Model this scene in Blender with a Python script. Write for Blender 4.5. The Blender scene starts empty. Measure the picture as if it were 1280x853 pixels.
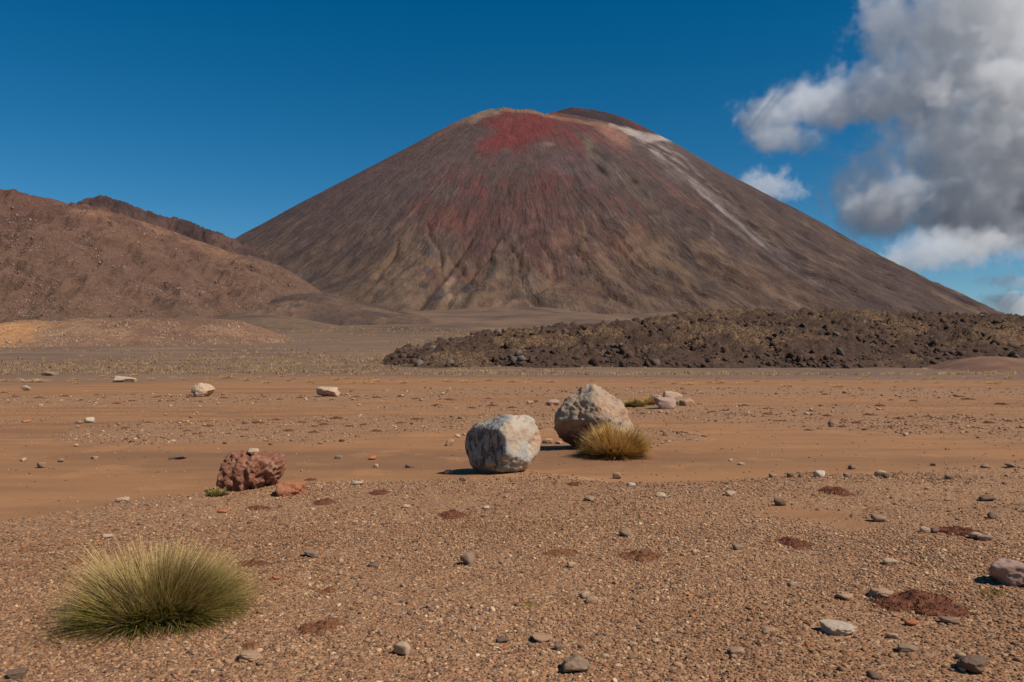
import bpy, bmesh, math, random
import numpy as np
from mathutils import Vector

# ------------------------------------------------------------------ camera, sky, sun, exposure
S = bpy.context.scene
COL = S.collection
FPX, CX, CY, HORIZ = 996.0, 640.0, 426.5, 452.0      # photo pixels (1280 x 853)
EYE = 1.6
PITCH = math.atan((HORIZ - CY) / FPX)
cam = bpy.data.cameras.new('camera')
cam.sensor_width = 36.0
cam.lens = 36.0 * FPX / 1280.0
cam.clip_start, cam.clip_end = 0.1, 60000.0
camo = bpy.data.objects.new('camera', cam)
COL.objects.link(camo)
camo.location = (0, 0, EYE)
camo.rotation_euler = (math.pi / 2 + PITCH, 0, 0)
S.camera = camo

SUN_EL, SUN_ROT = math.radians(49), math.radians(119)   # rotation clockwise from +Y
W = bpy.data.worlds.new("World")
S.world = W
W.use_nodes = True
wn, wl = W.node_tree.nodes, W.node_tree.links
sky = wn.new('ShaderNodeTexSky')
sky.sky_type = 'NISHITA'
sky.sun_disc = False
sky.sun_elevation, sky.sun_rotation = SUN_EL, SUN_ROT
sky.altitude = 1700
sky.air_density, sky.dust_density, sky.ozone_density = 1.0, 0.3, 3.0
hsv = wn.new('ShaderNodeHueSaturation')
hsv.inputs['Hue'].default_value = 0.491
hsv.inputs['Saturation'].default_value = 1.42
wl.new(sky.outputs[0], hsv.inputs['Color'])
wl.new(hsv.outputs[0], wn['Background'].inputs[0])
wn['Background'].inputs[1].default_value = 0.072

sun = bpy.data.lights.new('sun', 'SUN')
sun.energy = 4.6
sun.angle = math.radians(0.5)
sun.color = (1.0, 0.95, 0.88)
suno = bpy.data.objects.new('sun', sun)
COL.objects.link(suno)
sd = Vector((math.sin(SUN_ROT) * math.cos(SUN_EL), math.cos(SUN_ROT) * math.cos(SUN_EL), math.sin(SUN_EL)))
suno.rotation_euler = sd.to_track_quat('Z', 'Y').to_euler()
suno.location = (30, -30, 60)

S.view_settings.view_transform = 'Standard'
S.view_settings.look = 'None'
S.view_settings.exposure = 0.1
S.view_settings.gamma = 1.0
S.cycles.volume_bounces = 6
S.cycles.max_bounces = 6
S.cycles.volume_step_rate = 1.0

# ------------------------------------------------------------------ numpy noise
def _hash(ix, iy, iz, seed):
    h = (ix.astype(np.int64) * 374761393 + iy.astype(np.int64) * 668265263 + iz.astype(np.int64) * 2147483647 + seed * 974634777) & 0xFFFFFFFF
    h = ((h ^ (h >> 13)) * 1274126177) & 0xFFFFFFFF
    h = ((h ^ (h >> 16)) * 2246822519) & 0xFFFFFFFF
    return ((h ^ (h >> 15)) & 0xFFFFFF) / float(0xFFFFFF)

def vnoise(x, y, z=None, seed=0):
    """smooth value noise in -1..1"""
    x = np.asarray(x, float); y = np.asarray(y, float)
    fx, fy = np.floor(x), np.floor(y)
    tx, ty = x - fx, y - fy
    tx = tx * tx * tx * (tx * (tx * 6 - 15) + 10); ty = ty * ty * ty * (ty * (ty * 6 - 15) + 10)
    if z is None:
        k = np.zeros_like(fx)
        a, b = _hash(fx, fy, k, seed), _hash(fx + 1, fy, k, seed)
        c, d = _hash(fx, fy + 1, k, seed), _hash(fx + 1, fy + 1, k, seed)
        return 2 * ((a + (b - a) * tx) * (1 - ty) + (c + (d - c) * tx) * ty) - 1
    z = np.asarray(z, float)
    fz = np.floor(z); tz = z - fz
    tz = tz * tz * tz * (tz * (tz * 6 - 15) + 10)
    out = 0
    for dz in (0, 1):
        a, b = _hash(fx, fy, fz + dz, seed), _hash(fx + 1, fy, fz + dz, seed)
        c, d = _hash(fx, fy + 1, fz + dz, seed), _hash(fx + 1, fy + 1, fz + dz, seed)
        v = (a + (b - a) * tx) * (1 - ty) + (c + (d - c) * tx) * ty
        out = out + v * (tz if dz else 1 - tz)
    return 2 * out - 1

def fbm(x, y, z=None, octv=4, seed=0, lac=2.03, gain=0.5, ridged=False):
    s, a, f = 0, 1.0, 1.0
    for i in range(octv):
        n = vnoise(x * f + 17.3 * i, y * f - 9.1 * i, None if z is None else z * f + 5.7 * i, seed + i)
        if ridged:
            n = 1 - 2 * np.abs(n)
        s = s + n * a
        a *= gain; f *= lac
    return s

def worley(p, seed=0):
    """distance to the nearest feature point, p (n,3)"""
    base = np.floor(p)
    best = np.full(len(p), 9.0)
    for dx in (-1, 0, 1):
        for dy in (-1, 0, 1):
            for dz in (-1, 0, 1):
                c = base + (dx, dy, dz)
                q = np.stack([_hash(c[:, 0], c[:, 1], c[:, 2], seed + k) for k in (11, 23, 37)], 1)
                best = np.minimum(best, np.linalg.norm(c + q - p, axis=1))
    return best

def sstep(a, b, x):
    t = np.clip((x - a) / (b - a), 0, 1)
    return t * t * (3 - 2 * t)

# ------------------------------------------------------------------ object helpers
def tag(o, label=None, cat=None, group=None, kind=None):
    if label: o['label'] = label
    if cat: o['category'] = cat
    if group: o['group'] = group
    if kind: o['kind'] = kind
    return o

def make_mesh(name, verts, faces, mat=None, smooth=True, attrs=None, colors=None):
    me = bpy.data.meshes.new(name)
    verts = np.asarray(verts, np.float32)
    if isinstance(faces, np.ndarray):
        k = faces.shape[1]
        me.vertices.add(len(verts)); me.vertices.foreach_set('co', verts.ravel())
        me.loops.add(faces.size); me.loops.foreach_set('vertex_index', faces.astype(np.int32).ravel())
        me.polygons.add(len(faces))
        me.polygons.foreach_set('loop_start', np.arange(0, faces.size, k, dtype=np.int32))
        me.update(calc_edges=True)
    else:
        me.from_pydata(verts.tolist(), [], faces); me.update()
    if smooth:
        me.polygons.foreach_set('use_smooth', np.ones(len(me.polygons), bool))
    for k, v in (attrs or {}).items():
        at = me.attributes.new(k, 'FLOAT', 'POINT'); at.data.foreach_set('value', np.asarray(v, np.float32).ravel())
    for k, v in (colors or {}).items():
        at = me.attributes.new(k, 'FLOAT_COLOR', 'POINT')
        v = np.asarray(v, np.float32)
        if v.shape[1] == 3: v = np.concatenate([v, np.ones((len(v), 1), np.float32)], 1)
        at.data.foreach_set('color', v.ravel())
    if mat: me.materials.append(mat)
    return me

def link(name, me, parent=None, loc=(0, 0, 0), rot=(0, 0, 0), scale=(1, 1, 1)):
    o = bpy.data.objects.new(name, me)
    COL.objects.link(o)
    o.location, o.rotation_euler, o.scale = loc, rot, scale
    if parent: o.parent = parent
    return o

def grid_faces(nr, nc, wrap=False):
    i = np.arange(nr - 1)[:, None]
    j = np.arange(nc if wrap else nc - 1)[None, :]
    j2 = (j + 1) % nc
    f = np.stack([i * nc + j + 0 * i, i * nc + j2 + 0 * i, (i + 1) * nc + j2, (i + 1) * nc + j], -1)
    return f.reshape(-1, 4)

# ------------------------------------------------------------------ material helper
class NT:
    def __init__(s, name, spec=0.25, rough=0.95):
        s.m = bpy.data.materials.new(name); s.m.use_nodes = True
        s.t = s.m.node_tree; s.n = s.t.nodes; s.l = s.t.links
        s.b = s.n['Principled BSDF']
        s.b.inputs['Roughness'].default_value = rough
        s.b.inputs['Specular IOR Level'].default_value = spec
    def _in(s, sock, v):
        if hasattr(v, 'is_output'): s.l.new(v, sock)
        elif v is not None:
            if isinstance(v, tuple) and len(v) == 3 and sock.type == 'RGBA': v = v + (1,)
            sock.default_value = v
    def pos(s): return s.n.new('ShaderNodeNewGeometry').outputs['Position']
    def obj(s): return s.n.new('ShaderNodeTexCoord').outputs['Object']
    def rnd(s): return s.n.new('ShaderNodeObjectInfo').outputs['Random']
    def attr(s, name, typ='GEOMETRY', out='Fac'):
        a = s.n.new('ShaderNodeAttribute'); a.attribute_name = name; a.attribute_type = typ
        return a.outputs[out]
    def mapping(s, vec, scale=(1, 1, 1), loc=(0, 0, 0)):
        m = s.n.new('ShaderNodeMapping'); s._in(m.inputs['Vector'], vec)
        m.inputs['Scale'].default_value = scale; m.inputs['Location'].default_value = loc
        return m.outputs[0]
    def noise(s, vec, scale, detail=4, rough=0.55, dist=0, out='Fac'):
        t = s.n.new('ShaderNodeTexNoise'); s._in(t.inputs['Vector'], vec)
        t.inputs['Scale'].default_value = scale; t.inputs['Detail'].default_value = detail
        t.inputs['Roughness'].default_value = rough; t.inputs['Distortion'].default_value = dist
        return t.outputs[out]
    def vor(s, vec, scale, out='Distance', feature='F1', rand=1.0):
        t = s.n.new('ShaderNodeTexVoronoi'); s._in(t.inputs['Vector'], vec)
        t.feature = feature; t.inputs['Scale'].default_value = scale; t.inputs['Randomness'].default_value = rand
        return t.outputs[out]
    def math(s, op, a, b=0.5, c=None, clamp=False):
        m = s.n.new('ShaderNodeMath'); m.operation = op; m.use_clamp = clamp
        s._in(m.inputs[0], a); s._in(m.inputs[1], b)
        if c is not None: s._in(m.inputs[2], c)
        return m.outputs[0]
    def ramp(s, f, a, b, lo=0.0, hi=1.0, smooth=True):
        m = s.n.new('ShaderNodeMapRange'); m.interpolation_type = 'SMOOTHSTEP' if smooth else 'LINEAR'
        s._in(m.inputs['Value'], f)
        m.inputs['From Min'].default_value = a; m.inputs['From Max'].default_value = b
        m.inputs['To Min'].default_value = lo; m.inputs['To Max'].default_value = hi
        return m.outputs[0]
    def cramp(s, f, stops, interp='LINEAR'):
        r = s.n.new('ShaderNodeValToRGB'); s._in(r.inputs[0], f); r.color_ramp.interpolation = interp
        e = r.color_ramp.elements
        while len(e) < len(stops): e.new(0.5)
        for k, (p, c) in enumerate(stops):
            e[k].position = p; e[k].color = tuple(c) + (1,)
        return r.outputs[0]
    def mix(s, f, a, b, mode='MIX'):
        m = s.n.new('ShaderNodeMix'); m.data_type = 'RGBA'; m.blend_type = mode
        s._in(m.inputs[0], f); s._in(m.inputs[6], a); s._in(m.inputs[7], b)
        return m.outputs[2]
    def sep(s, vec):
        x = s.n.new('ShaderNodeSeparateXYZ'); s._in(x.inputs[0], vec); return x.outputs
    def bump(s, h, strength=0.5, dist=0.02, normal=None):
        b = s.n.new('ShaderNodeBump'); s._in(b.inputs['Height'], h)
        b.inputs['Strength'].default_value = strength; b.inputs['Distance'].default_value = dist
        if normal is not None: s._in(b.inputs['Normal'], normal)
        return b.outputs[0]
    def done(s, col, normal=None, rough=None):
        s._in(s.b.inputs['Base Color'], col)
        if normal is not None: s._in(s.b.inputs['Normal'], normal)
        if rough is not None: s._in(s.b.inputs['Roughness'], rough)
        return s.m

# ------------------------------------------------------------------ projections (photo pixel <-> world)
CP, SP = math.cos(PITCH), math.sin(PITCH)
def ray(px, py):
    x = (np.asarray(px, float) - CX) / FPX; y = -(np.asarray(py, float) - CY) / FPX
    return np.stack([x, CP - y * SP, SP + y * CP], -1)
def project(x, y, z):
    dz = z - EYE
    d = y * CP + dz * SP
    d = np.where(np.abs(d) < 1e-3, 1e-3, d)
    v = -y * SP + dz * CP
    return CX + FPX * x / d, CY - FPX * v / d

# ------------------------------------------------------------------ the lie of the land
def rise(y):
    """the basin floor: flat near the camera, a gentle fan up to the volcano"""
    t = np.clip(y - 95.0, 0, None)
    return 0.068 * t * t / (t + 45.0) * (1 - 0.35 * sstep(500, 1500, y))

BANDS = [  # gravel: (u, top v), (u, bottom v) in photo pixels on the flat floor
    ([-900, -300, 0, 100, 170, 250, 330, 400, 480, 560, 620, 700, 760, 900, 1000, 1100, 1180, 1280, 1700, 2400],
     [720, 672, 645, 632, 622, 612, 605, 600, 598, 602, 605, 603, 598, 597, 592, 597, 590, 588, 592, 600],
     [-900, 2400], [1e5, 1e5]),
    ([62, 80, 110, 160, 250, 400, 520, 600, 680, 725], [547, 538, 532, 528, 525, 523, 521, 519, 517, 520],
     [62, 80, 110, 200, 320, 430, 510, 560, 620, 680, 725], [547, 551, 555, 557, 554, 550, 544, 540, 538, 540, 525]),
    ([785, 840, 870, 888], [540, 537, 540, 548], [785, 800, 860, 888], [550, 557, 554, 549]),
    ([930, 980, 1100, 1280, 1700], [526, 522, 520, 518, 518], [930, 980, 1050, 1150, 1280, 1700], [526, 530, 538, 544, 549, 556]),
    ([700, 780, 900, 1000, 1100, 1150], [506, 505, 507, 509, 511, 516], [700, 780, 850, 930, 1000, 1100, 1150], [520, 524, 527, 526, 519, 517, 516]),
    ([-600, 0, 300, 655], [491, 493, 494, 493], [-600, 0, 200, 400, 560, 655], [511, 509, 508, 503, 499, 495]),
    ([420, 600, 1280, 1900], [487, 485, 486, 486], [420, 440, 700, 900, 1280, 1900], [488, 491, 497, 496, 497, 498]),
    ([440, 560, 715], [507, 505, 503], [440, 560, 715], [509, 514, 515]),
    ([-80, 30, 60], [527, 525, 526], [-80, 30, 60], [533, 531, 528]),
]
def gravel_mask(x, y):
    """0 bare mud .. 1 gravel, for points on the flat basin floor"""
    y = np.maximum(y, 0.3)
    u, v = project(x, y, np.zeros_like(y))
    wob = fbm(x * 0.55, y * 0.28, octv=4, seed=5)
    dep = np.maximum(v - HORIZ, 2.0)
    v2 = v + wob * dep * 0.045
    u2 = u + fbm(x * 0.3, y * 0.2, octv=3, seed=8) * 12
    m = np.zeros_like(u)
    for ut, vt, ub, vb in BANDS:
        t, b = np.interp(u2, ut, vt), np.interp(u2, ub, vb)
        soft = np.maximum(dep * 0.05, 1.0)
        k = np.minimum(v2 - t, b - v2) / soft
        k = np.where((u2 < min(ut) - 1) | (u2 > max(ut) + 1), -3, k)
        m = np.maximum(m, np.clip(k * 0.5 + 0.5, 0, 1))
    # bare muddy patches inside the near gravel
    for cu, cv, ru, rv, s in ((1010, 646, 92, 15, 0.72), (1075, 662, 60, 12, 0.62), (950, 632, 55, 8, 0.45), (300, 668, 60, 8, 0.4), (1190, 640, 55, 8, 0.35), (860, 792, 140, 14, 0.25), (1080, 815, 80, 12, 0.3)):
        e = ((u2 - cu) / ru) ** 2 + ((v2 - cv) / rv) ** 2
        m = m * (1 - s * np.exp(-e * 1.1))
    return m

BANKED = [(630, 597, 0.34, 0.62, 0.055), (747, 567, 0.5, 0.85, 0.07), (304, 618, 0.22, 0.52, 0.04), (252, 499, 0.3, 0.8, 0.06), (410, 498, 0.3, 0.9, 0.05), (838, 511, 0.3, 0.9, 0.06)]
def ground_z(x, y, fine=True):
    x = np.asarray(x, float); y = np.asarray(y, float)
    d = np.hypot(x, y)
    z = rise(y)
    z = z + (0.00006 + 0.00002 * fbm(x * 0.008, y * 0.004, octv=4, seed=33)) * np.clip(y - 380, 0, 470) ** 2 * np.exp(-((x + 20) / 380.0) ** 2)       # the fan steepens into the cone
    z = z + 0.6 * fbm(x * 0.01, y * 0.01, octv=3, seed=31) * sstep(60, 240, d)
    if fine:
        g = gravel_mask(x, y)
        near = 1 - sstep(40, 90, d)
        z = z + near * (0.045 * (g - 0.5) + 0.020 * fbm(x * 0.7, y * 0.7, octv=3, seed=41) * (0.4 + 0.6 * g) + 0.008 * g * fbm(x * 4, y * 4, octv=3, seed=44))
        for bu, bv, dy, br, bh in BANKED:
            by = EYE * FPX / (bv - HORIZ); bx = (bu - CX) / FPX * by
            z = z + bh * np.exp(-(((x - bx) / br) ** 2 + ((y - by - dy) / br) ** 2) ** 1.5)
        z = z + 0.25 * np.clip(fbm(x * 0.12, y * 0.12, octv=3, seed=47), 0, 9) * sstep(85, 130, d) * (1 - sstep(300, 600, d))
    return z

def on_ground(px, py):
    """the point of the basin floor seen at a photo pixel"""
    r = ray(px, py)
    px, py = np.atleast_1d(px), np.atleast_1d(py)
    r = np.atleast_2d(r)
    t = np.full(len(r), 3.0); lo = t.copy()
    z0 = np.zeros(len(r))
    for k in range(9):
        tt = (z0 - EYE) / np.minimum(r[:, 2], -1e-4)
        tt = np.clip(tt, 1.5, 600)
        x, y = r[:, 0] * tt, r[:, 1] * tt
        z0 = 0.4 * z0 + 0.6 * ground_z(x, y, k == 8)
    return np.stack([x, y, ground_z(x, y)], 1)

# volcano: front shell with the red rim (A), darker inner cone behind (B)
DA, DB = 2050.0, 2250.0
AX, BX = (650 - 640) / FPX * DA, (728 - 640) / FPX * DB
A_R = [0, 40, 80, 123, 185, 250, 320, 400, 480, 570, 660, 760, 860, 960, 1060, 1160, 1260, 1400, 1550, 1700, 1900, 2400]
A_L = [646, 645, 641, 626, 593, 556, 509, 462, 410, 354, 293, 226, 166, 117, 79, 52, 34, 17, 5, -5, -20, -60]
A_Rr = A_R
A_H = [646, 638, 626, 614, 597, 578, 552, 515, 473, 418, 355, 286, 216, 148, 92, 40, 18, 4, -4, -9, -20, -60]
B_R = [0, 30, 60, 117, 163, 240, 276, 330, 400, 520, 700, 900, 2400]
B_H = [716, 716, 711, 690, 664, 624, 606, 572, 522, 425, 262, 80, -900]
SIL_U = [-400, 100, 200, 282, 350, 430, 500, 560, 590, 610, 628, 660, 685, 690, 700, 715, 735, 760, 780, 800, 850, 900, 960, 1020, 1080, 1140, 1200, 1250, 1330, 1500, 2400]
SIL_V = [470, 376, 332, 296, 262, 222, 186, 155, 140, 135, 132, 137, 142, 138, 135, 132, 134, 139, 146, 156, 183, 212, 243, 275, 307, 338, 368, 388, 412, 440, 470]
def smooth_interp(r, xs, ys):
    """interp smoothed by averaging neighbours"""
    w = 14 + 0.03 * np.abs(r)
    return (np.interp(np.abs(r - w), xs, ys) + 2 * np.interp(r, xs, ys) + np.interp(r + w, xs, ys)) / 4
def mountain_inner(x, y):
    ra = np.hypot(x - AX, y - DA); rb = np.hypot(x - BX, y - DB)
    return sstep(-6, 6, smooth_interp(rb, B_R, B_H) - smooth_interp(ra, A_R, A_H))
def mountain_z(x, y, fine=True):
    ra = np.hypot(x - AX, y - DA); ta = np.arctan2(x - AX, -(y - DA))
    rb = np.hypot(x - BX, y - DB); tb = np.arctan2(x - BX, -(y - DB))
    wr = sstep(-0.15, 0.95, np.sin(ta))
    za = smooth_interp(ra, A_R, A_L) * (1 - wr) + smooth_interp(ra, A_Rr, A_H) * wr
    zb = smooth_interp(rb, B_R, B_H)
    k = 10.0
    h = np.clip(0.5 + 0.5 * (za - zb) / k, 0, 1)
    z = zb + (za - zb) * h + k * h * (1 - h)
    u, v = project(x, y, z)                              # settle the flanks on the skyline
    vt = np.interp(u, SIL_U, SIL_V)
    sl = v - vt
    vt = vt + 2.2 * vnoise(u * 0.09, u * 0.0, seed=63) * np.exp(-((u - 650) / 90) ** 2) + 1.0 * vnoise(u * 0.3, u * 0.0, seed=64) * np.exp(-((u - 660) / 120) ** 2)
    sl = v - vt
    sl2 = np.where(sl < 7, 7 * np.exp(np.clip((sl - 7) / 7, -30, 0)), sl)
    z = z - np.where((y > 300) & (sl2 > sl), (sl2 - sl) / FPX * np.hypot(x, y), 0)
    if fine:
        r = np.where(za > zb, ra, rb); t = np.where(za > zb, ta, tb)
        g = fbm(t * 15 + 0.45 * fbm(x * 0.007, y * 0.007, octv=3, seed=59), r * 0.0022, octv=5, seed=61, ridged=True)
        deep = sstep(560, 1000, r) * (1 - 0.6 * sstep(1350, 1600, r))
        z = z + g * (0.5 + 6.0 * deep)
        z = z + 1.2 * fbm(x * 0.012, y * 0.012, octv=4, seed=67)
        z = z + deep * (7 * fbm(x * 0.0045, y * 0.0030, octv=3, seed=71) + 1.6 * fbm(x * 0.02, y * 0.010, octv=4, seed=72, ridged=True)) - deep * 5
        z = z + 1.6 * np.abs(fbm(x * 0.05, y * 0.05, octv=3, seed=73)) * sstep(1.0, 0.2, ra / 300.0 + 0 * r)
    return z

def srgb(r, g, b):
    f = lambda c: c / 12.92 if c <= 0.04045 else ((c + 0.055) / 1.055) ** 2.4
    return (f(r / 255), f(g / 255), f(b / 255))

# ------------------------------------------------------------------ ground sheet
def build_ground():
    dys = np.concatenate([np.arange(600, 120, -2.2), np.arange(120, 18, -0.8)])
    d = EYE * FPX / dys
    d = np.concatenate([[0.25, 0.7, 1.2, 1.7, 2.1], d[d > 2.2], np.geomspace(90, 900, 110), np.geomspace(1000, 30000, 14)])
    a0 = math.radians(39)
    az = np.concatenate([np.linspace(-a0, a0, 560), np.linspace(a0, 2 * math.pi - a0, 62)[1:-1]])
    D, A = np.meshgrid(d, az, indexing='ij')
    x, y = (D * np.sin(A)).ravel(), (D * np.cos(A)).ravel()
    z = ground_z(x, y)
    g = gravel_mask(x, y)
    front = (y > 0.5)
    uu, vv = project(x, np.maximum(y, 0.3), np.zeros_like(y))
    pale = np.exp(-(((uu - 695) / 52) ** 2 + ((vv - 600.5 + 1.5 * np.sin(uu * 0.07)) / 3.2) ** 2)) * front
    g = np.where(front, g, 0.6)
    far = sstep(66, 100, np.hypot(x, y) + 14 * fbm(x * 0.03, y * 0.05, octv=3, seed=91))
    n0 = len(x)
    V = np.stack([x, y, z], 1)
    V = np.concatenate([V, [[0, 0, 0]]]); g = np.append(g, 0.6); far = np.append(far, 0); pale = np.append(pale, 0)
    F = [tuple(q) for q in grid_faces(len(d), len(az), wrap=True).tolist()]
    nc = len(az)
    # quads as one array, the small fan at the foot of the camera as quads too
    q = grid_faces(len(d), nc, wrap=True)[:, [0, 3, 2, 1]]
    j = np.arange(0, nc, 2)
    fan = np.stack([np.full(len(j), n0), (j + 2) % nc, (j + 1) % nc, j], 1)
    me = make_mesh('ground', V, np.concatenate([q, fan]), ground_material(), attrs={'gravel': g, 'far': far, 'pale': pale})
    tag(link('ground', me), kind='structure')

def ground_material():
    t = NT('ground_soil')
    P = t.pos()
    g, far = t.attr('gravel'), t.attr('far')
    # irregular edge between gravel and mud
    n1 = t.noise(P, 1.6, 5, 0.6)
    n2 = t.noise(P, 9.0, 4, 0.6)
    e = t.math('ADD', g, t.math('ADD', t.math('MULTIPLY_ADD', n1, 0.5, -0.25), t.math('MULTIPLY_ADD', n2, 0.5, -0.25)))
    n5 = t.noise(P, 26, 3, 0.7)
    e = t.math('ADD', e, t.math('MULTIPLY_ADD', n5, 0.6, -0.3))
    gm = t.ramp(e, 0.25, 0.72)
    # mud: smooth ochre silt with faint darker washes drawn out by running water
    ms = t.mapping(P, (0.05, 0.42, 0.1))
    w1 = t.noise(ms, 1.0, 5, 0.6, 0.6)
    w2 = t.noise(t.mapping(P, (0.35, 1.1, 0.3)), 1.0, 4, 0.55)
    mud = t.cramp(w1, [(0.28, srgb(118, 84, 58)), (0.44, srgb(140, 98, 63)), (0.60, srgb(153, 108, 70)), (0.78, srgb(131, 93, 62))])
    mud = t.mix(t.ramp(w2, 0.48, 0.68, 0, 0.6), mud, srgb(126, 88, 60))
    mud = t.mix(t.ramp(t.noise(P, 0.7, 5, 0.65), 0.52, 0.66, 0, 0.5), mud, srgb(164, 117, 76))
    sp = t.noise(P, 55, 3, 0.7)
    mud = t.mix(t.ramp(sp, 0.56, 0.72, 0, 0.5), mud, srgb(124, 88, 58))
    mud = t.mix(t.math('MULTIPLY', t.attr('pale'), t.ramp(n2, 0.3, 0.6, 0.4, 0.95)), mud, srgb(188, 158, 120))
    # gravel: a mosaic of small stones
    vc = t.vor(P, 62, 'Color')
    vd = t.vor(P, 62)
    vc2 = t.vor(P, 27, 'Color'); vd2 = t.vor(P, 27)
    s1 = t.sep(vc)
    st = t.cramp(s1[0], [(0.0, srgb(92, 70, 54)), (0.25, srgb(132, 101, 74)), (0.5, srgb(160, 127, 96)), (0.8, srgb(150, 108, 74)), (0.93, srgb(184, 158, 128)), (1.0, srgb(150, 92, 58))])
    st2 = t.cramp(t.sep(vc2)[1], [(0.0, srgb(110, 84, 62)), (0.4, srgb(152, 120, 90)), (0.8, srgb(140, 100, 70)), (1.0, srgb(178, 150, 120))])
    st = t.mix(t.ramp(t.sep(vc2)[0], 0.45, 0.6), st, st2)
    big = t.noise(P, 0.55, 5, 0.6)
    st = t.mix(t.ramp(big, 0.45, 0.72, 0, 0.35), st, srgb(120, 86, 62))
    st = t.mix(t.ramp(t.noise(P, 2.3, 4, 0.6), 0.5, 0.75, 0, 0.45), st, srgb(146, 104, 68))
    st = t.mix(1.0, st, (1.05, 0.945, 0.85), 'MULTIPLY')
    base = t.mix(gm, mud, st)
    # fan beyond the washes: purple grey cinders
    fn = t.noise(t.mapping(P, (0.035, 0.14, 0.1)), 1.0, 6, 0.65)
    fc = t.cramp(fn, [(0.3, srgb(102, 78, 62)), (0.5, srgb(116, 90, 69)), (0.7, srgb(136, 108, 78))])
    fc = t.mix(t.ramp(t.noise(P, 0.9, 4, 0.7), 0.5, 0.66, 0, 0.6), fc, srgb(92, 74, 66))
    sk = t.cramp(t.noise(t.mapping(P, (0.02, 0.012, 0.02)), 1.0, 7, 0.68), [(0.34, srgb(80, 62, 52)), (0.48, srgb(100, 77, 61)), (0.62, srgb(118, 92, 69))])
    yy = t.sep(P)[1]
    fc = t.mix(t.ramp(yy, 170, 380), fc, sk)
    base = t.mix(far, base, fc)
    h = t.math('ADD', t.math('MULTIPLY', t.math('SUBTRACT', 0.6, vd), t.math('MULTIPLY', gm, 0.010)),
               t.math('ADD', t.math('MULTIPLY', t.math('SUBTRACT', 0.6, vd2), t.math('MULTIPLY', gm, 0.016)),
                      t.math('ADD', t.math('MULTIPLY', sp, 0.004), t.math('MULTIPLY', t.noise(P, 14, 4, 0.6), 0.012))))
    return t.done(base, t.bump(h, 0.9, 1.0))

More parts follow.
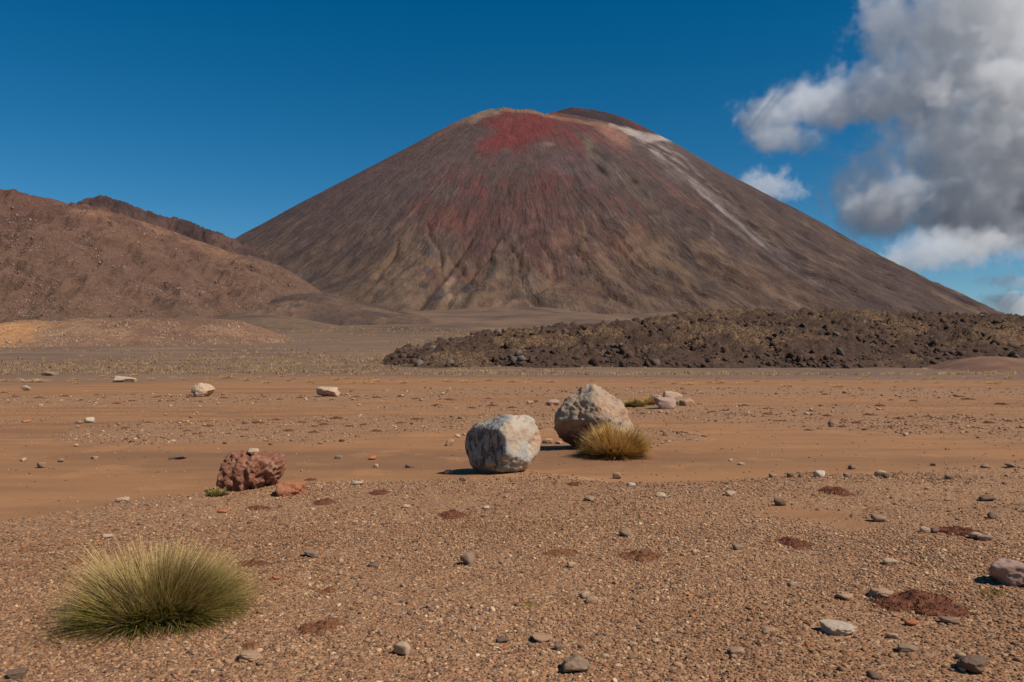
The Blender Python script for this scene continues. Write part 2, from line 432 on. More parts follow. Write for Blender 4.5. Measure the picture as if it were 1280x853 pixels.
# ------------------------------------------------------------------ volcano
def build_mountain():
    th = np.concatenate([np.linspace(-1.85, 1.85, 980), np.linspace(1.85, 2 * math.pi - 1.85, 80)[1:-1]])
    r = np.concatenate([np.arange(0.5, 340, 2.8), np.arange(340, 1150, 3.6), np.arange(1150, 2050, 9.0)])
    R, T = np.meshgrid(r, th, indexing='ij')
    x = (AX + R * np.sin(T)).ravel(); y = (DA + 60 - R * np.cos(T)).ravel()
    z = mountain_z(x, y)
    u, v = project(x, y, z)
    ra = np.hypot(x - AX, y - DA); ta = np.arctan2(x - AX, -(y - DA))
    front = sstep(2330, 2230, y)
    def blob(cu, cv, ru, rv, ang=0.0, w=0.5, seed=0, p=1.0):
        ca, sa = math.cos(math.radians(ang)), math.sin(math.radians(ang))
        du, dv = u - cu, v - cv
        a, b = (du * ca + dv * sa) / ru, (-du * sa + dv * ca) / rv
        q = 0.018 if seed < 20 or seed > 60 else 0.05
        n = fbm(x * q, y * q * 0.5, z * q, octv=4, seed=100 + seed)
        if q > 0.04: return sstep(1.1, 0.7, np.sqrt(a * a + b * b) + w * n * 0.55)
        return sstep(1.25, 0.35, np.sqrt(a * a + b * b) + w * n * 0.55)
    def line(pts, w0, w1, seed=0, wob=2.0):
        pts = np.array(pts, float)
        uu = u + wob * fbm(x * 0.02, z * 0.02, octv=3, seed=150 + seed)
        vv = v + wob * fbm(x * 0.02 + 50, z * 0.02, octv=3, seed=160 + seed)
        best = np.full(len(u), 99.0)
        n = len(pts) - 1
        for i in range(n):
            a, b = pts[i], pts[i + 1]
            ab = b - a
            t = np.clip(((uu - a[0]) * ab[0] + (vv - a[1]) * ab[1]) / (ab @ ab), 0, 1)
            dd = np.hypot(uu - a[0] - t * ab[0], vv - a[1] - t * ab[1]) / (w0 + (w1 - w0) * (i + t) / n)
            best = np.minimum(best, dd)
        return sstep(1.3, 0.35, best)
    # gullies carved into the foot of the cone
    for k, (pts, w0, w1, dep) in enumerate((
        ([(598, 292), (575, 318), (556, 345), (530, 372), (508, 396)], 2.2, 5.0, 13), ([(536, 286), (548, 310), (545, 332), (556, 352)], 2.0, 4.0, 10),
        ([(622, 300), (612, 325), (588, 345), (566, 368), (548, 396)], 1.8, 4.2, 11), ([(644, 308), (654, 330), (657, 352), (668, 378), (690, 398)], 1.8, 4.4, 11),
        ([(676, 300), (690, 322), (692, 346), (664, 366)], 1.6, 3.4, 9), ([(724, 316), (735, 336), (756, 362), (790, 386)], 1.8, 4.5, 9),
        ([(500, 300), (492, 324), (470, 350), (440, 374)], 1.8, 4.4, 10), ([(765, 292), (790, 318), (825, 346), (880, 374)], 1.6, 4.2, 7),
        ([(455, 290), (430, 316), (398, 338)], 1.6, 4.0, 8), ([(840, 312), (880, 338), (940, 366)], 1.6, 3.6, 6), ([(575, 300), (566, 322), (574, 340), (590, 356)], 1.6, 3.4, 9),
        ([(712, 232), (740, 262), (762, 290)], 1.4, 2.4, 4), ([(640, 212), (628, 250), (618, 290)], 1.4, 2.4, 3.5), ([(560, 214), (528, 250), (500, 286)], 1.4, 2.4, 3.5), ([(900, 240), (960, 286), (1030, 334)], 1.4, 2.6, 4), ([(860, 212), (912, 262), (968, 312)], 1.4, 2.4, 3.5))):
        z = z - 0.6 * dep * line(pts, w0, w1, 40 + k, 5.0) * front
    streak = fbm(ta * 38, ra * 0.006, octv=5, seed=170)           # runs down the fall line
    streak2 = fbm(ta * 90, ra * 0.010, octv=4, seed=180)
    patch = fbm(x * 0.009, y * 0.004, z * 0.006, octv=5, seed=190)
    fine = fbm(x * 0.06, y * 0.022, z * 0.04, octv=4, seed=195)
    C = np.empty((len(x), 3)); C[:] = srgb(93, 74, 67)
    def lay(m, col):
        m = np.clip(m * front, 0, 1)[:, None]
        C[:] = C * (1 - m) + np.array(srgb(*col)) * m
    lay(sstep(0.1, 0.9, streak) * 0.3, (84, 68, 63))
    lay(sstep(0.0, 0.9, patch + 0.4 * fine) * 0.45, (84, 69, 66))
    lay(sstep(0.0, 0.9, -patch + 0.3 * fine) * 0.3, (106, 82, 72))
    lay(sstep(0.0, 0.8, streak2 + 0.6 * patch + 0.4 * fine) * 0.25, (104, 85, 77))
    # tan grassy skirts
    tanv = np.interp(u, [200, 300, 400, 520, 640, 760, 900, 1050, 1200, 1400], [300, 296, 292, 300, 312, 308, 305, 345, 372, 380])
    tan = sstep(-28, 42, v - tanv + 34 * patch + 12 * streak + 10 * fine)
    lay(tan * 0.75, (106, 81, 63))
    lay(tan * sstep(0.05, 0.8, streak2 + patch * 0.7) * 0.35, (126, 98, 74))
    lay(tan * sstep(0.25, 0.9, -patch) * 0.5, (96, 76, 60))
    lay(tan * sstep(0.2, 0.9, fine + 0.5 * patch) * 0.35, (92, 68, 56))
    gul = fbm(ta * 15 + 0.45 * fbm(x * 0.007, y * 0.007, octv=3, seed=59), ra * 0.0022, octv=5, seed=61, ridged=True)
    low = sstep(640, 900, ra)
    lay(low * sstep(-0.2, -1.0, gul + 0.5 * fine) * 0.6, (84, 70, 64))
    lay(low * sstep(0.35, 1.0, gul + 0.6 * fine) * 0.35, (128, 101, 78))
    lay(low * sstep(0.4, 0.9, fine + 0.3 * patch) * 0.3, (132, 106, 84))
    lay(low * sstep(0.4, 0.9, -fine + 0.3 * patch) * 0.35, (86, 68, 58))
    wrp = 1.3 * fbm(x * 0.006, y * 0.004, octv=4, seed=199)
    trk = 1 - np.abs(fbm(ta * 50 + wrp, ra * 0.0035, octv=3, seed=197))
    lay(sstep(0.86, 0.98, trk) * (0.12 + 0.35 * sstep(500, 850, ra)) * sstep(-0.5, 0.4, patch), (136, 112, 92))
    trk = 1 - np.abs(fbm(ta * 42 + wrp + 9, ra * 0.003, octv=3, seed=198))
    lay(sstep(0.86, 0.98, trk) * (0.15 + 0.4 * sstep(500, 850, ra)) * sstep(-0.5, 0.4, -patch), (74, 60, 55))
    # reds of the upper face
    lay(blob(665, 285, 150, 70, 0, 1.2, 1) * 0.28, (116, 62, 52))
    rn = sstep(-0.5, 0.5, 0.4 * streak2 + 0.8 * patch + 0.5 * fine)
    lay(blob(605, 250, 75, 30, -15, 1.4, 2) * 0.5 * rn, (112, 62, 54))
    lay(blob(700, 240, 110, 17, 8, 1.3, 3) * 0.6 * rn, (106, 58, 53))
    lay(blob(655, 222, 45, 26, 0, 1.4, 18) * 0.45 * rn, (114, 60, 54))
    lay(blob(560, 275, 45, 16, -25, 1.4, 19) * 0.35 * rn, (116, 70, 60))
    lay(blob(700, 205, 70, 22, 10, 1.0, 4) * 0.5, (104, 82, 77))
    lay(blob(722, 168, 58, 27, 14, 0.9, 5) * 0.85 * sstep(-0.9, 0.3, streak2), (114, 64, 59))
    lay(blob(650, 164, 48, 33, -8, 0.8, 6) * 0.9 * sstep(-2.4, -0.4, 0.5 * streak2 + 0.6 * fine), (124, 55, 51))
    lay(blob(690, 158, 38, 16, 8, 0.7, 7) * 0.65 * sstep(-1.4, 0.2, streak2 + 0.5 * fine), (122, 58, 53))
    lay(line([(742, 168), (775, 182), (810, 212), (850, 246), (905, 283)], 10, 1.5, 1, 4) * 0.55 * sstep(-1.0, 0.3, streak2), (124, 82, 73))
    lay(blob(768, 168, 26, 10, 32, 0.6, 8) * 0.75, (158, 112, 92))
    # tan and grey outcrops of the upper face
    lay(blob(737, 185, 9, 20, -20, 1.0, 9) * 0.6, (128, 108, 88))
    lay(line([(742, 186), (752, 200), (770, 214), (800, 240), (825, 272)], 8, 12, 2, 4) * 0.55, (108, 92, 78))
    lay(line([(742, 188), (750, 192), (757, 200)], 3.5, 3, 3, 1) * 0.7, (70, 56, 50))
    lay(blob(751, 211, 9, 3.5, 42, 0.8, 10) * 0.9, (52, 40, 37))
    lay(blob(794, 227, 9, 5, 35, 0.9, 11) * 0.85, (62, 50, 44))
    lay(blob(804, 241, 9, 4, 40, 0.9, 12) * 0.6, (70, 56, 49))
    lay(blob(815, 266, 11, 5.5, 20, 0.9, 13) * 0.85, (60, 46, 40))
    lay(blob(835, 262, 10, 4, 35, 0.9, 14) * 0.45, (72, 58, 50))
    lay(blob(684, 181, 11, 4, 0, 0.9, 15) * 0.7, (132, 110, 92))
    # pale scree tongues and tracks
    lay(line([(765, 158), (790, 166), (815, 172), (838, 172)], 3.5, 4.5, 4, 3) * 0.8, (188, 166, 150))
    lay(blob(803, 168, 30, 10, 18, 0.9, 16) * 0.75 * sstep(-1.0, 0.1, streak2 + 0.6 * fine), (182, 164, 152))
    sm = sstep(-1.3, 0.4, streak2 + 0.5 * fine)
    lay(line([(800, 170), (838, 200), (880, 240), (930, 288), (985, 330), (1030, 356)], 15, 5, 5, 4) * 0.34 * sm, (140, 122, 114))
    lay(line([(798, 172), (822, 190), (850, 214), (880, 245), (915, 280), (940, 298)], 4.0, 1.6, 6, 3) * 0.6 * sm, (170, 150, 140))
    lay(line([(822, 178), (850, 206), (890, 248), (940, 294), (985, 328), (1022, 351)], 3.0, 1.4, 7, 3) * 0.55 * sm, (164, 146, 136))
    lay(line([(836, 180), (870, 212), (912, 258), (962, 306), (1010, 336), (1055, 366)], 2.4, 1.2, 8, 3) * 0.45 * sm, (148, 130, 120))
    lay(line([(925, 285), (950, 304), (975, 326), (1012, 346)], 1.8, 1.3, 9, 1.5) * 0.5 * sm, (160, 142, 132))
    lay(line([(770, 215), (800, 252), (830, 280), (850, 298), (872, 314)], 1.8, 1.5, 8, 3) * 0.5, (130, 110, 100))
    lay(line([(888, 278), (892, 290), (890, 298), (900, 306), (904, 316)], 1.6, 1.4, 9, 1) * 0.65, (136, 114, 98))
    lay(line([(915, 285), (926, 305), (928, 316)], 1.4, 1.4, 10, 1) * 0.4, (128, 108, 96))
    lay(line([(690, 208), (700, 222), (720, 234), (745, 236), (775, 250)], 2, 1.6, 11, 4) * 0.2, (122, 104, 98))
    lay(line([(728, 278), (732, 292), (728, 310), (722, 322)], 2.2, 1.6, 12, 2) * 0.55, (140, 108, 76))
    # pale crest on the shell, dark inner cone behind it
    lay(blob(600, 144, 34, 9, -16, 0.7, 17) * 0.75, (160, 132, 108))
    lay(line([(540, 172), (575, 153), (600, 142)], 3.5, 6, 13, 3) * 0.55, (140, 98, 80))
    lay(line([(628, 137), (665, 140), (700, 148), (740, 155), (772, 160)], 2.6, 2.6, 14, 1) * 0.7, (152, 112, 84))
    cone = (mountain_inner(x, y)) * sstep(690, 700, u) * sstep(165, 158, v - 0.16 * (u - 780) * (u > 780))
    lay(cone, (66, 50, 49))
    lay(cone * blob(790, 152, 26, 8, 25, 0.6, 18), (96, 52, 46))
    lay(cone * blob(728, 137, 34, 5, 0, 0.6, 19) * 0.6, (92, 54, 48))
    # left and right flanks
    lay(sstep(60, 12, np.abs(v - np.interp(u, [282, 350, 430, 500, 560], [296, 262, 222, 186, 155]) - 6)) * sstep(600, 540, u) * sstep(330, 420, u) * 0.3 * sstep(-0.3, 0.5, streak2), (122, 78, 66))
    lay(sstep(830, 960, u - (v - 200) * 0.75) * 0.7 * sstep(-1.0, 0.4, -streak + 0.5 * patch), (80, 63, 60))
    lay(sstep(560, 420, u + (v - 200) * 0.5) * 0.5 * sstep(-1.0, 0.4, -streak + 0.5 * patch), (84, 66, 61))
    # gullies and cinder patches of the foot
    for k, (cu, cv, ru, rv, an, s, col) in enumerate([
        (541, 308, 10, 14, 20, .7, (88, 76, 72)), (536, 340, 10, 6, 40, .7, (84, 72, 68)), (586, 357, 12, 8, 20, .8, (78, 66, 63)),
        (553, 366, 14, 6, -25, .7, (76, 64, 60)), (529, 356, 7, 5, 0, .6, (74, 60, 56)), (560, 360, 5, 18, 15, .5, (148, 122, 102)),
        (556, 330, 5, 16, 20, .5, (140, 112, 90)), (586, 330, 7, 10, 15, .5, (132, 110, 98)), (620, 337, 18, 6, -25, .55, (90, 76, 70)),
        (660, 352, 10, 12, 0, .5, (132, 110, 98)), (690, 322, 6, 6, 0, .5, (88, 70, 62)), (715, 326, 10, 8, 0, .4, (140, 114, 100)),
        (655, 368, 14, 4, -30, .6, (80, 66, 62)), (758, 362, 18, 10, 10, .55, (84, 64, 54)), (768, 310, 10, 4, 40, .4, (80, 62, 58)),
        (440, 318, 26, 4, -30, .55, (82, 68, 60)), (375, 345, 14, 7, 10, .6, (104, 92, 88)), (700, 385, 30, 5, 0, .4, (134, 108, 84)),
        (900, 345, 40, 7, 12, .4, (86, 62, 54)), (960, 350, 34, 6, 10, .4, (88, 62, 54)), (480, 372, 40, 14, 0, .35, (92, 78, 62)),
        (830, 330, 50, 8, 15, .4, (126, 98, 72)), (470, 330, 30, 10, -20, .35, (120, 92, 68)), (560, 285, 8, 6, 20, .4, (104, 70, 60))]):
        lay(blob(cu, cv, ru, rv, an, 1.2, 20 + k) * s, col)
    # the lowest skirt runs into the cinder fan
    lay(sstep(392, 418, v + 8 * patch) * 0.8, (112, 88, 72))
    C *= 0.80 * (1 + 0.13 * fine + 0.05 * streak2 + 0.06 * patch)[:, None]
    q = grid_faces(len(r), len(th), wrap=True)[:, [0, 3, 2, 1]]
    V = np.stack([x, y, z], 1)
    nc = len(th); j = np.arange(0, nc, 2)
    c = len(V)
    V = np.concatenate([V, [[AX, DA + 60, V[:nc, 2].mean()]]]); C = np.concatenate([C, C[:1]])
    fan = np.stack([np.full(len(j), c), (j + 2) % nc, (j + 1) % nc, j], 1)[:, ::1]
    t = NT('cinder_slope')
    P = t.pos()
    fv = t.n.new('ShaderNodeCombineXYZ'); t.l.new(t.attr('bearing'), fv.inputs[0]); t.l.new(t.attr('reach'), fv.inputs[1])
    s1 = t.noise(fv.outputs[0], 1.0, 7, 0.68, 0.35)
    s2 = t.noise(t.mapping(fv.outputs[0], (2.7, 1.6, 1)), 1.0, 6, 0.7, 0.3)
    P = t.mapping(P, (1, 0.38, 0.7))
    n1 = t.noise(P, 0.06, 8, 0.72)
    n2 = t.noise(P, 0.22, 6, 0.75)
    col = t.mix(t.ramp(n1, 0.50, 0.58, 0, 0.5), t.attr('col', out='Color'), t.mix(1.0, t.attr('col', out='Color'), (0.66, 0.63, 0.63), 'MULTIPLY'))
    col = t.mix(t.ramp(n2, 0.56, 0.61, 0, 0.45), col, t.mix(1.0, t.attr('col', out='Color'), (1.45, 1.38, 1.3), 'MULTIPLY'))
    a0 = t.attr('col', out='Color')
    fall = t.ramp(t.attr('reach'), 5.0, 9.0, 0.35, 1.25)
    col = t.mix(t.math('MULTIPLY', fall, t.ramp(s1, 0.53, 0.60, 0, 0.24)), col, t.mix(1.0, a0, (1.32, 1.25, 1.18), 'MULTIPLY'))
    col = t.mix(t.math('MULTIPLY', fall, t.ramp(s1, 0.46, 0.38, 0, 0.28)), col, t.mix(1.0, a0, (0.66, 0.64, 0.66), 'MULTIPLY'))
    col = t.mix(t.math('MULTIPLY', fall, t.ramp(s2, 0.45, 0.39, 0, 0.26)), col, t.mix(1.0, a0, (0.62, 0.6, 0.62), 'MULTIPLY'))
    col = t.mix(t.math('MULTIPLY', fall, t.ramp(s2, 0.56, 0.62, 0, 0.22)), col, t.mix(1.0, a0, (1.4, 1.32, 1.22), 'MULTIPLY'))
    h = t.math('ADD', t.math('MULTIPLY', n1, 6.0), t.math('ADD', t.math('MULTIPLY', n2, 1.6), t.math('MULTIPLY', fall, t.math('ADD', t.math('MULTIPLY', s1, 12.0), t.math('MULTIPLY', s2, 6.0)))))
    me = make_mesh('mountain', V, np.concatenate([q, fan]), t.done(col, t.bump(h, 0.85, 1.0)), colors={'col': C}, attrs={'bearing': np.append(np.clip(ta, -2.6, 2.6) * 34, 0), 'reach': np.append(ra * 0.011, 0)})
    tag(link('mountain', me), kind='structure')

# ------------------------------------------------------------------ ridges on the left
def ridge(name, us, vs, depth, foot, back, rough, seed, colour, mat_scale, u0, u1, nu=420, nd=150, foot_drop=4, power=1.0, blocky=0.0):
    """a ridge whose crest passes the sightlines (us, vs) at a given distance and falls to the basin floor"""
    U = np.linspace(u0, u1, nu)
    yc = np.interp(U, us, depth) if np.ndim(depth) else np.full(nu, float(depth))
    yf = np.interp(U, us, foot) if np.ndim(foot) else np.full(nu, float(foot))
    vc = np.interp(U, us, vs)
    vc = np.convolve(np.pad(vc, 4, 'edge'), np.ones(9) / 9, 'valid')
    hc = EYE + (HORIZ - vc) / FPX * yc
    s = np.concatenate([np.linspace(0, 1, nd), np.linspace(1, 2, nd // 4)[1:]])
    Sg, _ = np.meshgrid(s, U, indexing='ij')
    yy = np.where(Sg <= 1, yf + (yc - yf) * Sg, yc + back * (Sg - 1))
    xx = (U[None, :] - CX) / FPX * (0.25 * yy + 0.75 * yc[None, :])
    zf = rise(yf) - foot_drop
    pr = np.where(Sg <= 1, Sg ** power * (1.25 - 0.25 * Sg ** 2) , 1 - 0.9 * (Sg - 1) ** 1.3)
    zz = zf[None, :] + (hc - zf)[None, :] * np.clip(pr, -0.2, 1.02)
    env = np.clip(Sg * 5, 0, 1) * (1 - 0.88 * np.exp(-((Sg - 1) / 0.12) ** 2))
    amp = rough * np.clip((hc - zf) / 60.0, 0.15, 1.5)[None, :]
    k = 1.0 / mat_scale
    zz = zz + env * amp * (0.9 * fbm(xx * k * 0.5, yy * k * 0.5, octv=3, seed=seed) + 0.45 * fbm(xx * k * 2, yy * k * 2, octv=4, seed=seed + 5, ridged=True))
    if blocky:
        zz = zz + blocky * np.clip(Sg * 4, 0, 1) * (np.abs(fbm(xx * 0.05, yy * 0.05, octv=3, seed=seed + 9)) + 0.6 * np.abs(fbm(xx * 0.2, yy * 0.2, octv=3, seed=seed + 12)))
    x, y, z = xx.ravel(), yy.ravel(), zz.ravel()
    C = colour(x, y, z, Sg.ravel())
    q = grid_faces(len(s), nu)
    t = NT(name + '_scree')
    P = t.pos()
    a = t.attr('col', out='Color')
    n1 = t.noise(P, 3.0 / mat_scale, 6, 0.7); n2 = t.noise(P, 11.0 / mat_scale, 5, 0.75)
    col = t.mix(t.ramp(n1, 0.38, 0.68, 0, 0.5), a, t.mix(1.0, a, (0.62, 0.58, 0.56), 'MULTIPLY'))
    col = t.mix(t.ramp(n2, 0.57, 0.72, 0, 0.6), col, t.mix(1.0, a, (1.55, 1.5, 1.45), 'MULTIPLY'))
    col = t.mix(t.ramp(n2, 0.42, 0.30, 0, 0.6), col, t.mix(1.0, a, (0.5, 0.48, 0.5), 'MULTIPLY'))
    n3 = t.noise(P, 34.0 / mat_scale, 4, 0.75)
    col = t.mix(t.ramp(n3, 0.55, 0.63, 0, 0.75), col, t.mix(1.0, a, (1.5, 1.45, 1.4), 'MULTIPLY'))
    col = t.mix(t.ramp(n3, 0.45, 0.37, 0, 0.75), col, t.mix(1.0, a, (0.5, 0.48, 0.48), 'MULTIPLY'))
    h = t.math('ADD', t.math('MULTIPLY', n1, mat_scale * 0.09), t.math('ADD', t.math('MULTIPLY', n2, mat_scale * 0.05), t.math('MULTIPLY', n3, mat_scale * 0.02)))
    me = make_mesh(name, np.stack([x, y, z], 1), q, t.done(col, t.bump(h, 0.8, 1.0)), colors={'col': C})
    o = tag(link(name, me), kind='structure')
    return xx, yy, zz

def hill_colour(x, y, z, s):
    u, v = project(x, y, z)
    C = np.empty((len(x), 3)); C[:] = srgb(106, 76, 63)
    def lay(m, col):
        m = np.clip(m, 0, 1)[:, None]; C[:] = C * (1 - m) + np.array(srgb(*col)) * m
    n = fbm(x * 0.012, z * 0.03, y * 0.012, octv=5, seed=211)
    n2 = fbm(x * 0.05, z * 0.09, y * 0.05, octv=4, seed=215)
    lay(sstep(0.0, 0.8, n) * 0.6, (126, 92, 72))
    lay(sstep(0.1, 0.9, -n) * 0.6, (96, 66, 56))
    lay(sstep(275, 330, v + 20 * n) * 0.45, (122, 94, 72))
    band = sstep(9, 2, np.abs(v - np.interp(u, [60, 120, 160, 200, 240, 270, 330], [254, 266, 272, 284, 298, 312, 326]) - 4 + 5 * n2)) * sstep(60, 110, u) * sstep(350, 270, u)
    lay(band * 0.55 * sstep(-0.7, 0.3, n2), (156, 116, 84))
    lay(sstep(0.45, 0.9, n2 + 0.3 * n) * 0.65, (78, 56, 50))
    lay(sstep(0.35, 0.85, fbm(x * 0.03, z * 0.06, y * 0.03, octv=4, seed=219)) * 0.45 * sstep(360, 280, v), (114, 72, 58))
    lay(sstep(380, 398, v + 5 * n2) * 0.35, (108, 88, 66))
    lay(sstep(300, 400, u) * 0.6 * sstep(300, 350, v), (104, 80, 62))
    C *= (1 + 0.12 * n2)[:, None]
    C *= 0.9
    return C
def low_colour(x, y, z, s):
    n = fbm(x * 0.03, y * 0.03, z * 0.08, octv=5, seed=261)
    a, b = np.array(srgb(92, 72, 58)), np.array(srgb(116, 92, 70))
    m = sstep(-0.6, 0.7, n)[:, None]
    return a * (1 - m) + b * m
def skirt_colour(x, y, z, s):
    n = fbm(x * 0.02, y * 0.02, z * 0.05, octv=5, seed=271)
    n2 = fbm(x * 0.07, y * 0.05, z * 0.1, octv=4, seed=273)
    a, b = np.array(srgb(84, 65, 55)), np.array(srgb(114, 88, 69))
    m = sstep(-0.7, 0.8, n + 0.5 * n2)[:, None]
    C = a * (1 - m) + b * m
    k = sstep(0.5, 0.9, -n2)[:, None] * 0.6
    return C * (1 - k) + np.array(srgb(78, 68, 64)) * k
def crag_colour(x, y, z, s):
    n = fbm(x * 0.03, y * 0.03, z * 0.06, octv=5, seed=231)
    a, b = np.array(srgb(68, 51, 47)), np.array(srgb(92, 68, 59))
    m = sstep(-0.5, 0.8, n)[:, None]
    return a * (1 - m) + b * m
def mound_colour(x, y, z, s):
    u, v = project(x, y, z)
    n = fbm(x * 0.08, y * 0.08, z * 0.2, octv=5, seed=241)
    C = np.empty((len(x), 3)); C[:] = srgb(132, 98, 74)
    def lay(m, col):
        m = np.clip(m, 0, 1)[:, None]; C[:] = C * (1 - m) + np.array(srgb(*col)) * m
    lay(sstep(0.0, 0.8, n) * 0.6, (158, 122, 90))
    lay(sstep(0.0, 0.8, -n) * 0.6, (108, 80, 64))
    lay(sstep(95, 30, u + 1.6 * (v - 408) + 20 * n) * sstep(400, 407, v) * 0.85, (186, 134, 84))
    return C

def build_hills():
    ridge('hill', [-700, -400, -150, 0, 60, 100, 160, 200, 240, 280, 320, 350, 380, 410, 440, 480],
          [300, 268, 246, 242, 250, 261, 273, 285, 299, 313, 322, 332, 350, 376, 402, 440],
          [700, 700, 700, 700, 705, 715, 725, 735, 745, 750, 745, 730, 700, 660, 620, 600],
          [380, 390, 400, 410, 412, 415, 420, 425, 430, 440, 455, 470, 480, 500, 510, 520], 400, 6.8, 301, hill_colour, 40, -700, 480, 800, 200)
    ridge('foot_hill', [220, 270, 310, 350, 385, 420, 455, 500, 545, 600], [424, 404, 388, 374, 366, 369, 378, 389, 399, 420],
          [600] * 10, [440] * 10, 160, 5.0, 391, skirt_colour, 26, 220, 600, 320, 80, foot_drop=3)
    ridge('low_hill', [200, 235, 265, 300, 350, 390, 430, 470, 520], [424, 410, 399, 393, 394, 401, 409, 417, 430],
          [430] * 9, [335] * 9, 120, 2.0, 371, low_colour, 24, 200, 520, 260, 60, foot_drop=2)
    ridge('rocky_crest_hill', [20, 70, 88, 104, 118, 132, 150, 172, 200, 236, 270, 300, 345, 400, 440],
          [275, 262, 257, 249, 248, 249, 255, 262, 270, 278, 292, 306, 332, 372, 420],
          [850] * 15, [770] * 15, 160, 4.0, 331, crag_colour, 30, 40, 440, 360, 60, blocky=3.2)
    ridge('mound_hill', [-500, -150, 0, 40, 90, 130, 180, 230, 280, 310, 335, 360, 390],
          [418, 412, 408, 404, 402, 400, 398, 400, 402, 406, 414, 424, 436],
          [262] * 13, [196, 196, 196, 196, 198, 200, 202, 205, 208, 212, 218, 226, 236], 45, 2.4, 351, mound_colour, 22, -500, 392, 560, 90, foot_drop=0.8, blocky=0.8)

# ------------------------------------------------------------------ rocks
def ico(sub):
    bm = bmesh.new(); bmesh.ops.create_icosphere(bm, subdivisions=sub, radius=1.0)
    V = np.array([v.co[:] for v in bm.verts]); F = np.array([[v.index for v in f.verts] for f in bm.faces])
    bm.free()
    return V / np.linalg.norm(V, axis=1)[:, None], F
ICO = {k: ico(k) for k in (1, 2, 3, 4, 5, 6)}

def faceted(sub, planes, sharp=14.0):
    """a convex block bounded by planes [(nx, ny, nz, d)], its edges slightly rounded"""
    D, F = ICO[sub]
    P = np.array(planes, float)
    n = P[:, :3] / np.linalg.norm(P[:, :3], axis=1)[:, None]
    c = np.clip(D @ n.T, 1e-3, None)
    q = (c / P[:, 3][None, :])                        # 1/r for every plane
    r = 1.0 / (np.sum(q ** sharp, axis=1) ** (1.0 / sharp))
    return D * r[:, None], F

def random_planes(seed, n=13, lo=0.72, hi=1.0):
    rg = np.random.default_rng(seed)
    v = rg.normal(size=(n, 3)); v /= np.linalg.norm(v, axis=1)[:, None]
    P = np.concatenate([v, rg.uniform(lo, hi, (n, 1))], 1)
    box = [(1, 0, 0, 1), (-1, 0, 0, 1), (0, 1, 0, 1), (0, -1, 0, 1), (0, 0, 1, 1), (0, 0, -1, 1)]
    return list(map(tuple, P)) + box

def roughen(V, seed, amp, scale, octv=4, pits=0.0, pit_scale=6.0):
    n = V / np.maximum(np.linalg.norm(V, axis=1), 1e-6)[:, None]
    d = amp * fbm(V[:, 0] * scale, V[:, 1] * scale, V[:, 2] * scale, octv=octv, seed=seed)
    if pits:
        w = worley(V * pit_scale + fbm(V[:, 0] * 3, V[:, 1] * 3, V[:, 2] * 3, octv=2, seed=seed + 3)[:, None] * 0.3, seed + 50)
        keep = sstep(-0.3, 0.5, vnoise(V[:, 0] * pit_scale * 0.35, V[:, 1] * pit_scale * 0.35, V[:, 2] * pit_scale * 0.35, seed + 60))
        d = d - pits * sstep(0.55, 0.1, w) * keep
    return V + n * d[:, None]

def shard(seed, n=11, shape=(1, 0.85, 0.85)):
    """an angular broken block: the hull of a few scattered points"""
    rg = np.random.default_rng(seed)
    p = rg.normal(size=(n, 3)); p /= np.linalg.norm(p, axis=1)[:, None]
    p *= rg.uniform(0.7, 1.0, (n, 1))
    bm = bmesh.new()
    for q in p * np.array(shape): bm.verts.new(q)
    r = bmesh.ops.convex_hull(bm, input=bm.verts)
    bmesh.ops.delete(bm, geom=[v for v in bm.verts if not v.link_faces], context='VERTS')
    bmesh.ops.triangulate(bm, faces=bm.faces)
    bm.verts.index_update()
    V = np.array([v.co[:] for v in bm.verts]); F = np.array([[v.index for v in f.verts] for f in bm.faces])
    bm.free()
    return V, F

def stone_mesh(name, seed, sub=3, mat=None, shape=(1, 0.85, 0.7), amp=0.06, n=13, sharp=12.0, smooth=True):
    V, F = faceted(sub, random_planes(seed, n), sharp)
    V = roughen(V, seed, amp, 2.2, 4)
    V = V / np.abs(V).max(0)                          # unit half extents
    V = V * np.array(shape)
    return make_mesh(name, V, F, mat, smooth=smooth)

def stone_material(name, base, second, dark, fleck, scale=1.0, patch=0.5, bump=0.02, vary=0.0, attr=False):
    t = NT(name, 0.2, 0.92)
    P = t.obj()
    r = t.n.new('ShaderNodeObjectInfo').outputs['Random']
    off = t.n.new('ShaderNodeVectorMath'); off.operation = 'ADD'
    sc = t.n.new('ShaderNodeVectorMath'); sc.operation = 'SCALE'; sc.inputs[0].default_value = (31, 17, 43)
    t.l.new(r, sc.inputs[3]); t.l.new(P, off.inputs[0]); t.l.new(sc.outputs[0], off.inputs[1])
    Q = off.outputs[0]
    n1 = t.noise(Q, 2.2 * scale, 6, 0.62, 0.3); n2 = t.noise(Q, 7.0 * scale, 5, 0.68); n3 = t.noise(Q, 26 * scale, 3, 0.65)
    c = t.mix(t.ramp(n1, 0.5 - patch * 0.2, 0.5 + patch * 0.22), base, second)
    c = t.mix(t.ramp(n2, 0.56, 0.70, 0, 0.75), c, dark)
    c = t.mix(t.ramp(n3, 0.58, 0.70, 0, 0.65), c, fleck)
    c = t.mix(t.ramp(n3, 0.42, 0.30, 0, 0.5), c, dark)
    if vary:
        c = t.mix(t.math('MULTIPLY', t.math('FRACT', t.math('MULTIPLY', r, 7.13)), vary), c, t.mix(1.0, c, (0.62, 0.58, 0.56), 'MULTIPLY'))
    h = t.math('ADD', t.math('MULTIPLY', n2, 1.0), t.math('MULTIPLY', n3, 0.5))
    return t.done(c, t.bump(h, 0.7, bump))

